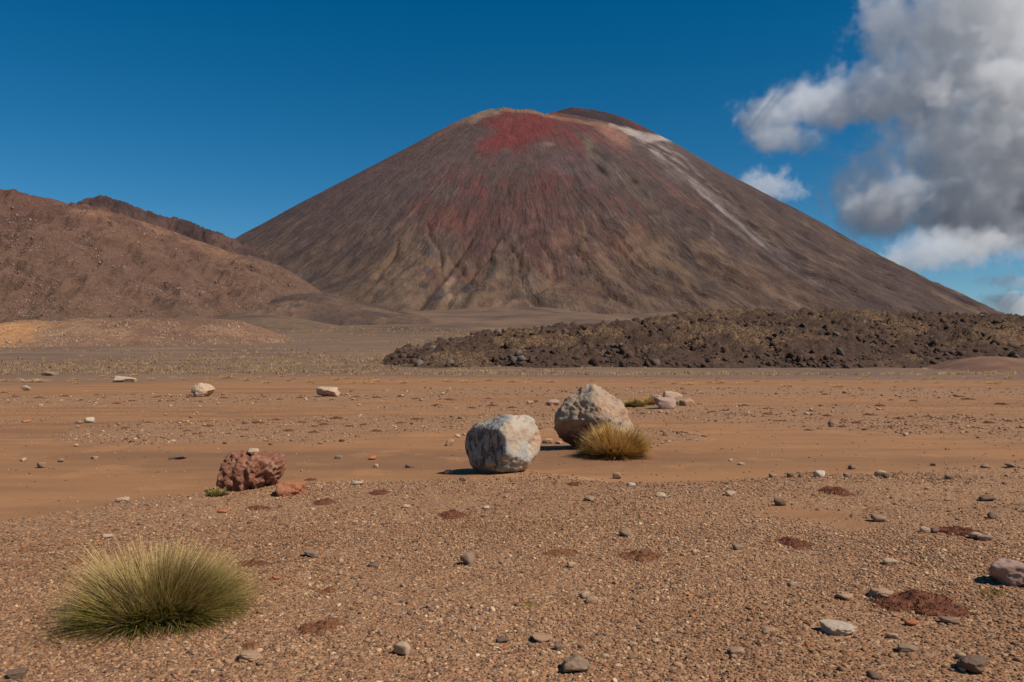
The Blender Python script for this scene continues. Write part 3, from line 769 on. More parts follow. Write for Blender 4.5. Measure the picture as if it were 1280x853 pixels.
def outline_planes(pts, cx, cz, s, ytilt=0.35):
    """planes of a convex block seen in elevation: pts are photo pixels, s metres per pixel"""
    P = np.array([((u - cx) * s, (cz - v) * s) for u, v in pts])
    out = []
    n = len(P)
    for i in range(n):
        a, b = P[i], P[(i + 1) % n]
        e = b - a; nn = np.array([-e[1], e[0]])
        nn = nn / max(np.linalg.norm(nn), 1e-9)
        m = (a + b) / 2
        if nn @ m < 0: nn = -nn
        d = nn @ a
        for k in (-ytilt, ytilt):
            L = math.sqrt(1 + k * k)
            out.append((nn[0] / L, k / L, nn[1] / L, d / L * 1.03))
    return out

def build_boulders():
    # --- the white boulder
    s = 11.3 / FPX
    cx, cz = 630, 563
    pts = [(582, 568), (584, 550), (595, 538), (620, 528), (655, 526), (667, 531), (674, 546), (678, 556), (673, 574), (660, 592), (642, 599), (600, 600), (587, 592)]
    pl = outline_planes(pts, cx, cz, s, 0.3)
    pl += [(-0.62, -0.76, 0.06, 0.33), (0.66, -0.72, 0.16, 0.36), (0.05, -0.75, 0.66, 0.44), (0, 1, 0.1, 0.48), (0.6, 0.75, 0.2, 0.5), (-0.6, 0.7, 0.3, 0.47), (0.3, -0.75, -0.6, 0.41), (-0.5, -0.6, -0.62, 0.43)]
    pl += [(-0.85, -0.45, 0.3, 0.50), (0.25, -0.6, 0.76, 0.40), (-0.3, -0.55, 0.78, 0.39), (0.75, -0.4, -0.5, 0.47)]
    V, F = faceted(6, pl, 42)
    V = roughen(V, 400, 0.022, 4.5, 5)
    V = roughen(V, 404, 0.0, 3, 1, pits=0.03, pit_scale=9)
    t = NT('white_lichen_stone', 0.2, 0.9)
    O = t.obj(); X = t.sep(O)
    n1 = t.noise(O, 3.2, 6, 0.62, 0.5); n2 = t.noise(O, 9, 6, 0.7); n3 = t.noise(t.mapping(O, (9, 9, 3.2)), 1.6, 5, 0.68, 0.4); n4 = t.noise(O, 40, 3, 0.7)
    c = t.cramp(n1, [(0.30, srgb(128, 123, 116)), (0.44, srgb(144, 138, 129)), (0.56, srgb(164, 145, 122)), (0.72, srgb(174, 136, 106))])
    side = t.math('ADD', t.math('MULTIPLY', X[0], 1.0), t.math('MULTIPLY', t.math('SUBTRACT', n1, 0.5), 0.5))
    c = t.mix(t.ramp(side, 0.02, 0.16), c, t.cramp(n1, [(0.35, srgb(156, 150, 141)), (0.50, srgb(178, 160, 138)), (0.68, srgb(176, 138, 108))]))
    c = t.mix(t.ramp(n2, 0.54, 0.66, 0, 0.6), c, srgb(150, 152, 150))
    # black lichen on the left flank, vertical streaks
    lf = t.ramp(t.math('ADD', side, t.math('MULTIPLY', X[2], 0.12)), 0.06, -0.08)
    c = t.mix(t.math('MULTIPLY', t.ramp(n3, 0.46, 0.60), t.math('MULTIPLY', lf, 0.9)), c, srgb(62, 56, 54))
    c = t.mix(t.math('MULTIPLY', t.ramp(n2, 0.40, 0.30), 0.6), c, srgb(150, 112, 84))
    c = t.mix(t.ramp(n4, 0.58, 0.7, 0, 0.5), c, srgb(110, 100, 94))
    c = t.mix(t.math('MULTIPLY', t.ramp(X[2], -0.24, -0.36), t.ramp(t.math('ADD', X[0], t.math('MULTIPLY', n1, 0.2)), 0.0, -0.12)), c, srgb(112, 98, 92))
    h = t.math('ADD', n2, t.math('ADD', t.math('MULTIPLY', n4, 0.35), t.math('MULTIPLY', n3, 0.8)))
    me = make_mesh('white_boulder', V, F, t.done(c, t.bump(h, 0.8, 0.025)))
    g = on_ground(630, 597)[0]
    zb = V[:, 2].min()
    tag(link('boulder', me, None, (g[0], g[1] + 0.32, g[2] - zb - 0.06)), 'white boulder streaked with black lichen, alone on the bare mud', 'boulder', 'large boulders on the basin floor')
    # --- the big pointed boulder behind it
    s = 14.6 / FPX
    cx, cz = 747, 528
    pts = [(701, 520), (706, 509), (722, 496), (738, 484), (749, 484), (766, 496), (784, 509), (793, 526), (797, 546), (790, 560), (760, 568), (722, 567), (704, 553), (700, 538)]
    pl = outline_planes(pts, cx, cz, s, 0.3)
    pl += [(-0.45, -0.86, 0.22, 0.50), (0.3, -0.8, 0.5, 0.55), (0.55, -0.8, 0.1, 0.58), (-0.42, -0.62, -0.66, 0.45), (0, 1, 0.2, 0.6), (-0.6, 0.7, 0.2, 0.62), (0.6, 0.7, 0.3, 0.6)]
    pl += [(-0.30, -0.62, -0.72, 0.33), (0.5, -0.5, 0.75, 0.60), (-0.5, -0.35, 0.8, 0.56), (0.1, -0.95, -0.1, 0.54)]
    V, F = faceted(6, pl, 44)
    V = roughen(V, 420, 0.045, 4.0, 6)
    V = roughen(V, 424, 0.016, 13, 4, pits=0.08, pit_scale=7)
    t = NT('tan_knobbly_stone', 0.2, 0.92)
    O = t.obj()
    n1 = t.noise(O, 2.6, 6, 0.62, 0.4); n2 = t.noise(O, 8, 6, 0.7); n4 = t.noise(O, 32, 4, 0.7)
    c = t.cramp(n1, [(0.28, srgb(146, 136, 126)), (0.45, srgb(164, 140, 116)), (0.58, srgb(174, 140, 110)), (0.75, srgb(154, 112, 84))])
    c = t.mix(t.ramp(n2, 0.55, 0.68, 0, 0.7), c, srgb(176, 166, 156))
    c = t.mix(t.ramp(n2, 0.42, 0.30, 0, 0.7), c, srgb(128, 88, 64))
    c = t.mix(t.ramp(n4, 0.58, 0.68, 0, 0.6), c, srgb(92, 74, 64))
    c = t.mix(t.ramp(t.math('ADD', t.sep(O)[2], t.math('MULTIPLY', n2, 0.3)), 0.02, -0.22, 0, 0.8), c, srgb(112, 68, 48))
    h = t.math('ADD', n2, t.math('MULTIPLY', n4, 0.5))
    me = make_mesh('pointed_boulder', V, F, t.done(c, t.bump(h, 0.9, 0.035)))
    g = on_ground(745, 567)[0]
    tag(link('boulder', me, None, (g[0], g[1] + 0.5, g[2] - V[:, 2].min() - 0.08)), 'tallest boulder, pitted tan and grey with a peaked top and golden tussock at its foot', 'boulder', 'large boulders on the basin floor')
    # --- the red scoria boulder
    s = 9.75 / FPX
    cx, cz = 306, 592
    pts = [(263, 600), (264, 585), (272, 573), (287, 567), (306, 566), (328, 565), (343, 568), (350, 581), (349, 597), (340, 608), (318, 620), (290, 621), (270, 614)]
    pl = outline_planes(pts, cx, cz, s, 0.3) + [(-0.2, -0.9, 0.3, 0.30), (0.5, -0.8, 0.15, 0.33), (0.45, -0.55, -0.7, 0.24), (0, 1, 0.2, 0.34)]
    V, F = faceted(6, pl, 10)
    V = roughen(V, 440, 0.05, 5.0, 5)
    V = V - (V / np.linalg.norm(V, axis=1)[:, None]) * (0.05 * np.exp(-((V[:, 0] - 0.03 + 0.1 * V[:, 2]) / 0.035) ** 2))[:, None]
    V = roughen(V, 444, 0.018, 20, 4, pits=0.055, pit_scale=11)
    t = NT('red_scoria', 0.15, 0.95)
    O = t.obj()
    n1 = t.noise(O, 5, 6, 0.65, 0.4); n2 = t.noise(O, 16, 6, 0.72); n4 = t.noise(O, 60, 3, 0.7)
    c = t.cramp(n1, [(0.3, srgb(112, 74, 58)), (0.46, srgb(134, 87, 66)), (0.58, srgb(150, 102, 77)), (0.74, srgb(148, 119, 96))])
    c = t.mix(t.ramp(n2, 0.56, 0.66, 0, 0.8), c, srgb(74, 54, 48))
    c = t.mix(t.ramp(n2, 0.42, 0.32, 0, 0.6), c, srgb(182, 142, 116))
    c = t.mix(t.ramp(n4, 0.6, 0.7, 0, 0.5), c, srgb(190, 160, 136))
    h = t.math('ADD', n2, t.math('MULTIPLY', n4, 0.4))
    me = make_mesh('scoria_boulder', V, F, t.done(c, t.bump(h, 1.0, 0.02)))
    g = on_ground(300, 618)[0]
    zz = g[2] - V[:, 2].min() - 0.10
    tag(link('boulder', me, None, (g[0] + 0.05, g[1] + 0.24, zz)), 'rust red pitted scoria boulder with a small cream stone on top', 'boulder', 'large boulders on the basin floor')
    # the cream stone that lies on it
    top = V[(np.abs(V[:, 0] - 0.03) < 0.05) & (np.abs(V[:, 1]) < 0.06)]
    tz = zz + top[:, 2].max()
    me = stone_mesh('cream_stone', 450, 3, STONE_MATS['cream'], (0.075, 0.06, 0.032))
    tag(link('stone', me, None, (g[0] + 0.08, g[1] + 0.24, tz + 0.018), (0, 0, 0.3)), 'cream stone lying on top of the red scoria boulder', 'stone')
    V, F = faceted(5, random_planes(452, 8), 22)
    V = roughen(V, 453, 0.14, 2.4, 6, pits=0.10, pit_scale=4)
    V = V / np.abs(V).max(0) * (0.17, 0.15, 0.115)
    V[:, 2] += 0.16 * V[:, 0] * -1 * (V[:, 2] > 0)
    g = on_ground(361, 622)[0]
    t2 = STONE_MATS['crumbly']
    tag(link('rock', make_mesh('orange_rock', V, F, t2), None, (g[0], g[1] + 0.1, g[2] + 0.05), (0, 0, 0.2)), 'crumbly orange red rock beside the scoria boulder', 'rock')

STONE_MATS = {}
def build_stone_mats():
    M = STONE_MATS
    M['cream'] = stone_material('cream_stone', srgb(184, 154, 124), srgb(168, 138, 110), srgb(132, 104, 82), srgb(202, 178, 152), 9, 0.6, 0.004)
    M['white'] = stone_material('white_stone', srgb(186, 166, 142), srgb(172, 148, 124), srgb(132, 106, 86), srgb(204, 188, 166), 9, 0.6, 0.004)
    M['grey'] = stone_material('grey_stone', srgb(136, 110, 88), srgb(152, 124, 100), srgb(98, 76, 60), srgb(168, 143, 118), 9, 0.6, 0.004, 0.4)
    M['dark'] = stone_material('dark_stone', srgb(112, 88, 70), srgb(128, 102, 82), srgb(70, 54, 45), srgb(142, 116, 95), 9, 0.6, 0.004, 0.3)
    M['tan'] = stone_material('tan_stone', srgb(160, 124, 94), srgb(178, 142, 112), srgb(120, 88, 66), srgb(196, 168, 140), 9, 0.6, 0.004, 0.4)
    M['pink'] = stone_material('pink_grey_stone', srgb(170, 134, 114), srgb(154, 126, 112), srgb(92, 68, 58), srgb(198, 172, 154), 7, 0.7, 0.008)
    M['orange'] = stone_material('orange_stone', srgb(184, 112, 70), srgb(168, 104, 72), srgb(124, 78, 56), srgb(206, 146, 104), 8, 0.6, 0.008)
    M['crumbly'] = stone_material('crumbly_orange_rock', srgb(166, 104, 70), srgb(150, 100, 74), srgb(104, 68, 50), srgb(186, 136, 100), 14, 0.7, 0.012)
    M['far'] = stone_material('far_pale_stone', srgb(192, 164, 138), srgb(178, 140, 110), srgb(112, 84, 68), srgb(214, 196, 174), 2.0, 0.6, 0.03)

STONE_CACHE = {}
def place_rock(name, px, py, w, h, kind, seed, label, cat='stone', group=None, depth=0.85, yaw=None, sink=0.12, sub=None):
    """a rock whose foot is seen at photo pixel (px, py), w by h photo pixels large"""
    g = on_ground(px, py)[0]
    s = math.hypot(g[0], g[1]) / FPX
    rg = random.Random(seed)
    a, c = 0.5 * w * s, 0.5 * h * s / (1 - sink * 0.5)
    b = a * depth
    # of the height seen, part is the top surface seen from above
    look = (EYE - g[2]) / math.hypot(g[0], g[1])
    c = max(0.35 * c, c - 0.5 * b * look)
    key = (kind, seed % 9, sub or (5 if w >= 28 else 4 if w > 18 else 3))
    if key not in STONE_CACHE:
        STONE_CACHE[key] = stone_mesh(kind + '_stone', 500 + seed % 9 * 7 + sum(map(ord, kind)), key[2], STONE_MATS[kind], (1, 1, 1), 0.05 if w < 28 else 0.11, 9 if w < 28 else 14, 26 if w < 28 else 14)
    y = yaw if yaw is not None else rg.uniform(-0.5, 0.5)
    d = Vector((g[0], g[1], 0)).normalized() * b * 0.8
    o = link(name, STONE_CACHE[key], None, (g[0] + d.x, g[1] + d.y, ground_z(np.array([g[0] + d.x]), np.array([g[1] + d.y]))[0] + c * (1 - 2 * sink)), (rg.uniform(-.12, .12), rg.uniform(-.15, .15), y), (a, b, c))
    return tag(o, label, cat, group)

# (px, py of the foot, width, height, kind, label) of the stones one can pick out in the photograph
STONES = [
    (1266, 734, 50, 33, 'pink', 'fist-topped pinkish grey rock casting a black shadow on the gravel, cut by the picture edge'),
    (1050, 797, 37, 19, 'white', 'smooth white oblong stone lying on gravel below the longest moss mat'),
    (721, 851, 36, 26, 'grey', 'rounded brown grey stone at the bottom edge of the gravel, middle of the picture'),
    (504, 827, 23, 19, 'cream', 'cream coloured blunt stone alone on the near gravel'),
    (584, 711, 17, 18, 'grey', 'upright grey stone with a dark shaded face between two moss mats'),
    (1214, 849, 34, 22, 'dark', 'dark grey rough stone low in the corner of the gravel'),
    (311, 832, 31, 14, 'tan', 'flat pale tan stone set in gravel below the green tussock'),
    (677, 812, 24, 13, 'tan', 'flat buried tan stone above the bottom brown grey stone'),
    (629, 812, 15, 9, 'dark', 'small dark stone with shaded end next to the buried tan stone'),
    (731, 756, 13, 10, 'cream', 'upper of two small cream stones touching in the middle gravel'),
    (740, 761, 16, 10, 'tan', 'lower of two small stones touching in the middle gravel'),
    (595, 799, 10, 6, 'white', 'tiny white chip on the near gravel between cream stone and dark stone'),
    (782, 672, 15, 11, 'grey', 'small grey stone with a black shadow above the red moss mat'),
    (736, 631, 12, 7, 'grey', 'small pale grey stone just below the edge of the mud'),
    (607, 641, 9, 5, 'white', 'small bright white chip near the round brown moss mat'),
    (826, 627, 13, 6, 'cream', 'small cream stone on upper gravel below the golden tussock'),
    (789, 608, 11, 5, 'white', 'flat white chip at the gravel edge below the golden tussock'),
    (714, 716, 11, 8, 'cream', 'small cream stone above the two touching stones'),
    (390, 701, 20, 8, 'grey', 'flat grey stone beyond the green tussock'),
    (467, 710, 14, 6, 'dark', 'flat dark stone between tussock and upright grey stone'),
    (345, 727, 10, 5, 'orange', 'small orange stone by the flank of the green tussock'),
    (277, 645, 11, 5, 'orange', 'small orange stone in front of the red scoria boulder'),
    (135, 679, 11, 6, 'cream', 'small cream stone on gravel above the green tussock'),
    (20, 850, 20, 12, 'dark', 'dark grey stone in the lower corner below the green tussock'),
    (1101, 751, 30, 14, 'tan', 'flat tan stone with dark end next to the longest moss mat'),
    (1057, 752, 18, 10, 'tan', 'small tan stone with dark end near the flat tan one'),
    (1113, 709, 15, 8, 'cream', 'small cream stone between the longest moss mat and the mud patch'),
    (991, 734, 10, 7, 'cream', 'small cream stone below the double moss mat'),
    (1140, 788, 15, 8, 'orange', 'orange brown stone below the longest moss mat'),
    (1116, 803, 11, 7, 'cream', 'small cream stone beside the white oblong stone'),
    (1202, 833, 11, 8, 'cream', 'small cream stone touching the dark grey corner stone'),
    (921, 826, 18, 12, 'tan', 'tan angular stone on the near gravel'),
    (960, 794, 15, 8, 'tan', 'low tan stone uphill of the tan angular stone'),
    (1135, 820, 21, 10, 'grey', 'flat grey stone between white oblong stone and dark corner stone'),
    (1093, 853, 14, 8, 'dark', 'dark flat stone at the bottom edge below the white oblong stone'),
    (1012, 810, 9, 5, 'orange', 'small orange chip beside the white oblong stone'),
    (1186, 784, 18, 9, 'grey', 'low grey stone below the end of the longest moss mat'),
    (1155, 671, 11, 7, 'cream', 'small cream stone at one end of the hummocky moss mat'),
    (1168, 672, 9, 7, 'dark', 'black stone touching the hummocky moss mat'),
    (1220, 679, 13, 8, 'cream', 'round cream stone touching the hummocky moss mat'),
    (1231, 682, 15, 7, 'pink', 'flat pinkish stone beside the hummocky moss mat'),
    (1098, 653, 17, 10, 'grey', 'grey stone at the end of the bare mud patch'),
    (975, 633, 13, 9, 'dark', 'dark pointed stone at the head of the bare mud patch'),
    (913, 623, 11, 7, 'cream', 'small cream stone uphill of the bare mud patch'),
    (1234, 628, 15, 8, 'dark', 'dark stone on the upper gravel near the frame edge'),
    (1241, 651, 11, 8, 'dark', 'dark stone uphill of the hummocky moss mat'),
    (922, 690, 14, 7, 'grey', 'grey stone next to the double moss mat'),
    (1024, 598, 14, 9, 'white', 'pale wedge shaped stone at the edge of mud and gravel'),
    (1101, 595, 13, 8, 'cream', 'cream stone beside a dark one at the edge of the mud'),
    (1107, 598, 8, 6, 'dark', 'dark stone beside the cream one at the edge of the mud'),
    (966, 597, 9, 6, 'grey', 'first grey stone along the mud edge from the golden tussock'),
    (988, 598, 8, 6, 'dark', 'second dark stone along the mud edge from the golden tussock'),
    (1001, 598, 6, 5, 'dark', 'third dark stone along the mud edge from the golden tussock'),
    (1065, 585, 8, 6, 'dark', 'dark stone standing on mud between the wedge and the cream stone'),
    (1058, 598, 7, 5, 'grey', 'grey stone between wedge and cream stone at the gravel edge'),
    (926, 580, 8, 4, 'cream', 'cream chip on the bare mud beyond the golden tussock'),
    (913, 575, 5, 3, 'white', 'white chip on the bare mud beyond the golden tussock'),
    (1231, 587, 8, 5, 'grey', 'grey stone on mud near the last two at the frame edge'),
    (1263, 586, 12, 6, 'grey', 'wide grey stone on mud close to the frame edge'),
    (1166, 581, 6, 4, 'dark', 'small dark stone on mud midway along the far channel bank'),
    (1186, 600, 8, 5, 'dark', 'small dark stone on the gravel rim above the moss cushion'),
    (1039, 535, 7, 7, 'grey', 'upright grey stone between two moss mats on the far gravel bar'),
    (1132, 545, 7, 4, 'cream', 'cream chip at the lower edge of the far gravel bar'),
    (561, 591, 10, 7, 'cream', 'cream stone on mud just outside the white boulder shadow'),
    (579, 604, 9, 6, 'grey', 'grey stone at the foot of the white boulder'),
    (772, 597, 11, 9, 'tan', 'brown stone at gravel edge between white boulder and golden tussock'),
    (685, 553, 14, 7, 'cream', 'pale stone in front of the shadow of the pointed boulder'),
    (699, 554, 8, 5, 'tan', 'tan stone tucked against the pointed boulder'),
    (562, 556, 11, 9, 'tan', 'tan stone on mud behind the white boulder'),
    (572, 546, 7, 5, 'cream', 'cream chip on mud far behind the white boulder'),
    (690, 508, 16, 8, 'pink', 'pinkish white block on the plain behind the pointed boulder'),
    (663, 506, 9, 5, 'cream', 'cream block behind and beside the pinkish white one'),
    (52, 584, 9, 7, 'grey', 'grey stone on the wide mud flat, nearest to the gravel'),
    (29, 575, 8, 4, 'cream', 'cream stone on the wide mud flat beside the grey one'),
    (77, 577, 6, 5, 'grey', 'smallest of three grey stones on the wide mud flat'),
    (119, 573, 9, 4, 'tan', 'tan stone on the mud flat below the gravel island'),
    (221, 573, 22, 5, 'dark', 'low dark stone on the mud just beyond the scoria boulder'),
    (111, 528, 11, 7, 'white', 'pale stone on the rim of the gravel island tip'),
    (99, 529, 6, 4, 'grey', 'small grey stone beside the pale one on the island tip'),
    (32, 528, 9, 3, 'orange', 'flat orange stone on mud beyond the gravel island tip'),
    (423, 572, 10, 5, 'grey', 'grey stone on mud between scoria boulder and white boulder'),
    (465, 574, 9, 6, 'orange', 'orange pale stone on mud between scoria and white boulders'),
    (470, 583, 7, 5, 'cream', 'cream chip below the orange pale stone on mud'),
    (427, 552, 7, 4, 'dark', 'dark stone at the lower rim of the gravel island'),
    (447, 610, 15, 6, 'white', 'flat whitish stone on gravel between scoria boulder and moss mat'),
    (154, 628, 14, 6, 'cream', 'cream stone at the gravel edge before the wide mud flat'),
    (512, 583, 12, 5, 'dark', 'dark low stone on mud short of the white boulder'),
    (33, 488, 8, 6, 'white', 'white stone far off on the plain below the tussock row'),
    (62, 470, 15, 5, 'grey', 'pale grey slab among far tussocks under the mound'),
    (156, 478, 24, 7, 'white', 'long white slab among far tussocks under the mound'),
    (822, 500, 13, 7, 'cream', 'backmost block of the rock cluster by two green tussocks'),
    (838, 503, 24, 15, 'cream', 'tallest cream block of the rock cluster behind the pointed boulder'),
    (832, 513, 25, 15, 'pink', 'front pinkish block of the rock cluster behind the pointed boulder'),
    (846, 508, 13, 11, 'grey', 'grey block in the middle of the rock cluster'),
    (858, 511, 17, 11, 'tan', 'low tan block with black shaded end, outer end of the rock cluster'),
    (508, 640, 9, 5, 'cream', 'cream chip on upper gravel below the mud between two moss mats'),
    (820, 811, 9, 6, 'cream', 'cream pebble low on the gravel below the red moss mat'),
    (791, 816, 9, 6, 'cream', 'second cream pebble low on the gravel below the red moss mat'),
    (699, 822, 14, 10, 'grey', 'grey stone just above the bottom brown grey stone'),
]
FAR_BOULDERS = [
    (252, 499, 30, 18, 'far', 'pale orange boulder standing alone on the far plain below the mound'),
    (410, 498, 31, 13, 'far', 'low whitish boulder on the far plain, flatter of the two pale ones'),
    (240, 499, 10, 6, 'tan', 'small tan block leaning on the pale orange far boulder'),
]
# (px, py centre, width, height, tone, label)
MOSS = [
    (1152, 760, 86, 26, 0, 'longest rust brown moss mat, tapering, on the near gravel'),
    (1195, 670, 42, 14, 0, 'hummocky dark moss mat with cream and black stones touching it'),
    (985, 681, 46, 14, 0, 'double lobed brown moss mat below the bare mud patch'),
    (1043, 617, 40, 11, 0, 'domed red brown moss cushion near the mud edge'),
    (801, 697, 56, 14, 1, 'flat reddish moss mat in the middle of the gravel'),
    (699, 695, 46, 9, 1, 'thin broken moss mat beside the flat reddish one'),
    (562, 647, 41, 13, 0, 'round brown moss mat below the white boulder'),
    (719, 608, 25, 6, 0, 'small brown moss mat at the gravel edge near the white boulder'),
    (405, 792, 57, 21, 1, 'rounded orange brown moss mat near the green tussock'),
    (313, 707, 38, 9, 0, 'slim dark moss mat behind the green tussock'),
    (412, 740, 28, 9, 1, 'faint moss mat between tussock and upright grey stone'),
    (315, 811, 24, 10, 1, 'small faint moss mat below the green tussock'),
    (659, 764, 30, 10, 2, 'small olive moss mat on the near gravel'),
    (322, 638, 30, 9, 0, 'grey brown moss mat under the scoria boulder'),
    (405, 631, 29, 8, 0, 'brown moss mat on gravel past the scoria boulder'),
    (475, 621, 27, 8, 0, 'red brown moss mat midway between scoria and white boulders'),
    (388, 599, 16, 6, 0, 'little moss mat on the rim behind the orange rock'),
    (1245, 742, 28, 9, 2, 'olive moss mat below the pinkish grey rock'),
    (100, 705, 24, 8, 1, 'faint reddish moss mat beyond the tip of the green tussock'),
]
ISLAND_MOSS = [(184, 530), (225, 530), (234, 540), (246, 544), (259, 534), (285, 544), (307, 538), (360, 540), (377, 530), (391, 534), (391, 542), (405, 532), (421, 524), (437, 534), (455, 532), (157, 536), (322, 531), (345, 525), (500, 530), (520, 526), (470, 540)]
BAR_MOSS = [(1052, 527), (1053, 535), (1122, 525), (1190, 530), (1218, 525), (1237, 530), (1011, 538), (975, 528), (957, 519), (1034, 520), (1086, 519), (1014, 515), (890, 516), (1142, 501), (1195, 496), (1209, 499), (1113, 500), (1031, 494), (905, 514), (960, 512), (1260, 527), (1070, 530), (830, 545), (852, 541), (878, 547), (800, 546),
            (500, 497), (520, 499), (545, 507), (590, 511), (615, 508), (640, 511), (560, 500), (470, 498), (610, 498), (1160, 522), (1250, 505), (1100, 507), (930, 507), (780, 517)]
NORTH_MOSS = [(20, 497), (48, 499), (80, 496), (100, 501), (130, 498), (165, 502), (196, 498), (215, 503), (280, 499), (300, 502), (330, 497), (350, 501), (375, 498), (445, 497), (60, 504), (145, 505), (10, 504)]
# (px, py foot, width, height, label)
FAR_TUSSOCKS = [
    (793, 510, 27, 14, 'rounder green tussock of the pair by the rock cluster'),
    (812, 507, 24, 13, 'golden green tussock touching the rock cluster'),
]
TUSSOCK_ROW = [(13, 468, 16, 4), (41, 478, 29, 6), (4, 491, 14, 6), (5, 477, 12, 4), (110, 490, 7, 4), (332, 479, 15, 5), (307, 476, 12, 5), (388, 478, 12, 5), (984, 483, 20, 6), (1047, 484, 18, 6), (841, 480, 14, 5), (860, 481, 18, 5), (1166, 474, 12, 4),
               (1246, 468, 12, 5), (1242, 480, 16, 5), (1259, 474, 10, 4), (1276, 466, 9, 5), (1038, 472, 8, 4), (1076, 475, 9, 4), (1057, 490, 9, 3), (1252, 491, 9, 4), (900, 479, 16, 5), (925, 480, 12, 4), (945, 477, 10, 4), (815, 478, 14, 4),
               (580, 478, 14, 5), (560, 477, 16, 5), (505, 479, 14, 5), (530, 477, 11, 4), (640, 478, 16, 5), (660, 479, 12, 4), (690, 478, 14, 5), (610, 476, 12, 5), (470, 477, 14, 5), (440, 479, 12, 4), (420, 475, 16, 5), (360, 476, 10, 4), (285, 473, 16, 6), (260, 477, 10, 4), (230, 475, 9, 4), (1200, 486, 7, 3), (1120, 478, 8, 3), (1005, 476, 10, 4), (960, 470, 9, 4)]

def moss_mesh(seed, mat):
    rg = np.random.default_rng(seed)
    nr, nt = 9, 44
    th = np.linspace(0, 2 * math.pi, nt, endpoint=False)
    R = 1 + 0.28 * fbm(np.cos(th) * 1.4, np.sin(th) * 1.4, octv=4, seed=seed)
    rr = np.linspace(0.04, 1, nr)
    Rg, Tg = np.meshgrid(rr, th, indexing='ij')
    x, y = Rg * np.cos(Tg) * R, Rg * np.sin(Tg) * R
    z = (1 - Rg ** 2.2) * (0.75 + 0.5 * fbm(x * 2.2, y * 2.2, octv=4, seed=seed + 5)) + 0.12 * fbm(x * 9, y * 9, octv=2, seed=seed + 8)
    z = np.where(Rg > 0.97, -0.25, z)
    V = np.stack([x.ravel(), y.ravel(), z.ravel()], 1)
    F = grid_faces(nr, nt, wrap=True).tolist()
    F.append(list(range(nt))[::-1])
    # short upright tips over the cushion
    n = 900
    a = rg.uniform(0, 2 * math.pi, n); r = np.sqrt(rg.uniform(0, 1, n)) * 1.02; r = np.where(rg.random(n) < 0.16, 1 + np.abs(rg.normal(0, 0.16, n)), r)
    Ri = np.interp(a, np.append(th, 2 * math.pi), np.append(R, R[0]))
    bx, by = r * np.cos(a) * Ri, r * np.sin(a) * Ri
    bz = np.clip((1 - r ** 2.2) * (0.75 + 0.5 * fbm(bx * 2.2, by * 2.2, octv=4, seed=seed + 5)), -0.05, None)
    V = V.tolist()
    for i in range(n):
        w, h = 0.022, rg.uniform(0.15, 0.5)
        ang = rg.uniform(0, 6.28); k = len(V)
        c, s = math.cos(ang) * w, math.sin(ang) * w
        V += [[bx[i] - c, by[i] - s, bz[i] - 0.06], [bx[i] + c, by[i] + s, bz[i] - 0.06], [bx[i] + rg.normal() * 0.05, by[i] + rg.normal() * 0.05, bz[i] + h * 0.55]]
        F.append([k, k + 1, k + 2])
    return make_mesh('moss_mat', V, F, mat, smooth=False)

def moss_material(name, a, b, c):
    t = NT(name, 0.1, 1.0)
    P = t.pos()
    n = t.noise(P, 14, 5, 0.7); n2 = t.noise(P, 60, 3, 0.7)
    col = t.mix(t.ramp(n, 0.38, 0.64), a, b)
    col = t.mix(t.ramp(n2, 0.5, 0.68, 0, 0.7), col, c)
    return t.done(col, t.bump(n2, 0.8, 0.01))

def build_moss():
    mats = [moss_material('rust_moss', srgb(104, 62, 45), srgb(120, 76, 54), srgb(82, 50, 39)),
            moss_material('red_moss', srgb(120, 77, 52), srgb(130, 90, 64), srgb(98, 63, 46)),
            moss_material('olive_moss', srgb(120, 94, 52), srgb(134, 104, 64), srgb(92, 72, 46))]
    pool = {}
    def put(px, py, w, h, tone, seed, label, group=None):
        g = on_ground(px, py)[0]
        d = math.hypot(g[0], g[1]); s = d / FPX
        a = 0.5 * w * s
        look = EYE / d
        b = min(0.5 * h * s / look * 0.85, a * 1.1)
        zz = min(max(0.26 * min(a, b * 1.2), 0.022), 0.10)
        key = (tone, seed % 4)
        if key not in pool: pool[key] = moss_mesh(700 + seed % 4 * 11 + tone * 3, mats[tone])
        o = link('moss_mat', pool[key], None, (g[0], g[1], g[2] - 0.004), (0, 0, 0.35 * math.sin(seed * 1.7)), (a, max(b, 0.35 * a), zz))
        tag(o, label, 'moss', group)
    for i, (px, py, w, h, tone, lab) in enumerate(MOSS):
        put(px, py, w, h, tone, i, lab)
    rg = random.Random(3)
    for i, (px, py) in enumerate(ISLAND_MOSS):
        put(px, py, rg.uniform(9, 17), 4, 0, i, 'small red brown moss mat on the gravel island behind the scoria boulder', 'moss mats on the gravel island')
    for i, (px, py) in enumerate(BAR_MOSS):
        put(px, py, rg.uniform(8, 14), 3.4, 0, i + 2, 'small dark moss mat on the far gravel bars behind the pointed boulder', 'moss mats on the far gravel bars')
    for i, (px, py) in enumerate(NORTH_MOSS):
        put(px, py, rg.uniform(7, 12), 2.6, 0, i + 1, 'small dark moss mat on the far bar around the pale orange boulder', 'moss mats round the pale orange boulder')

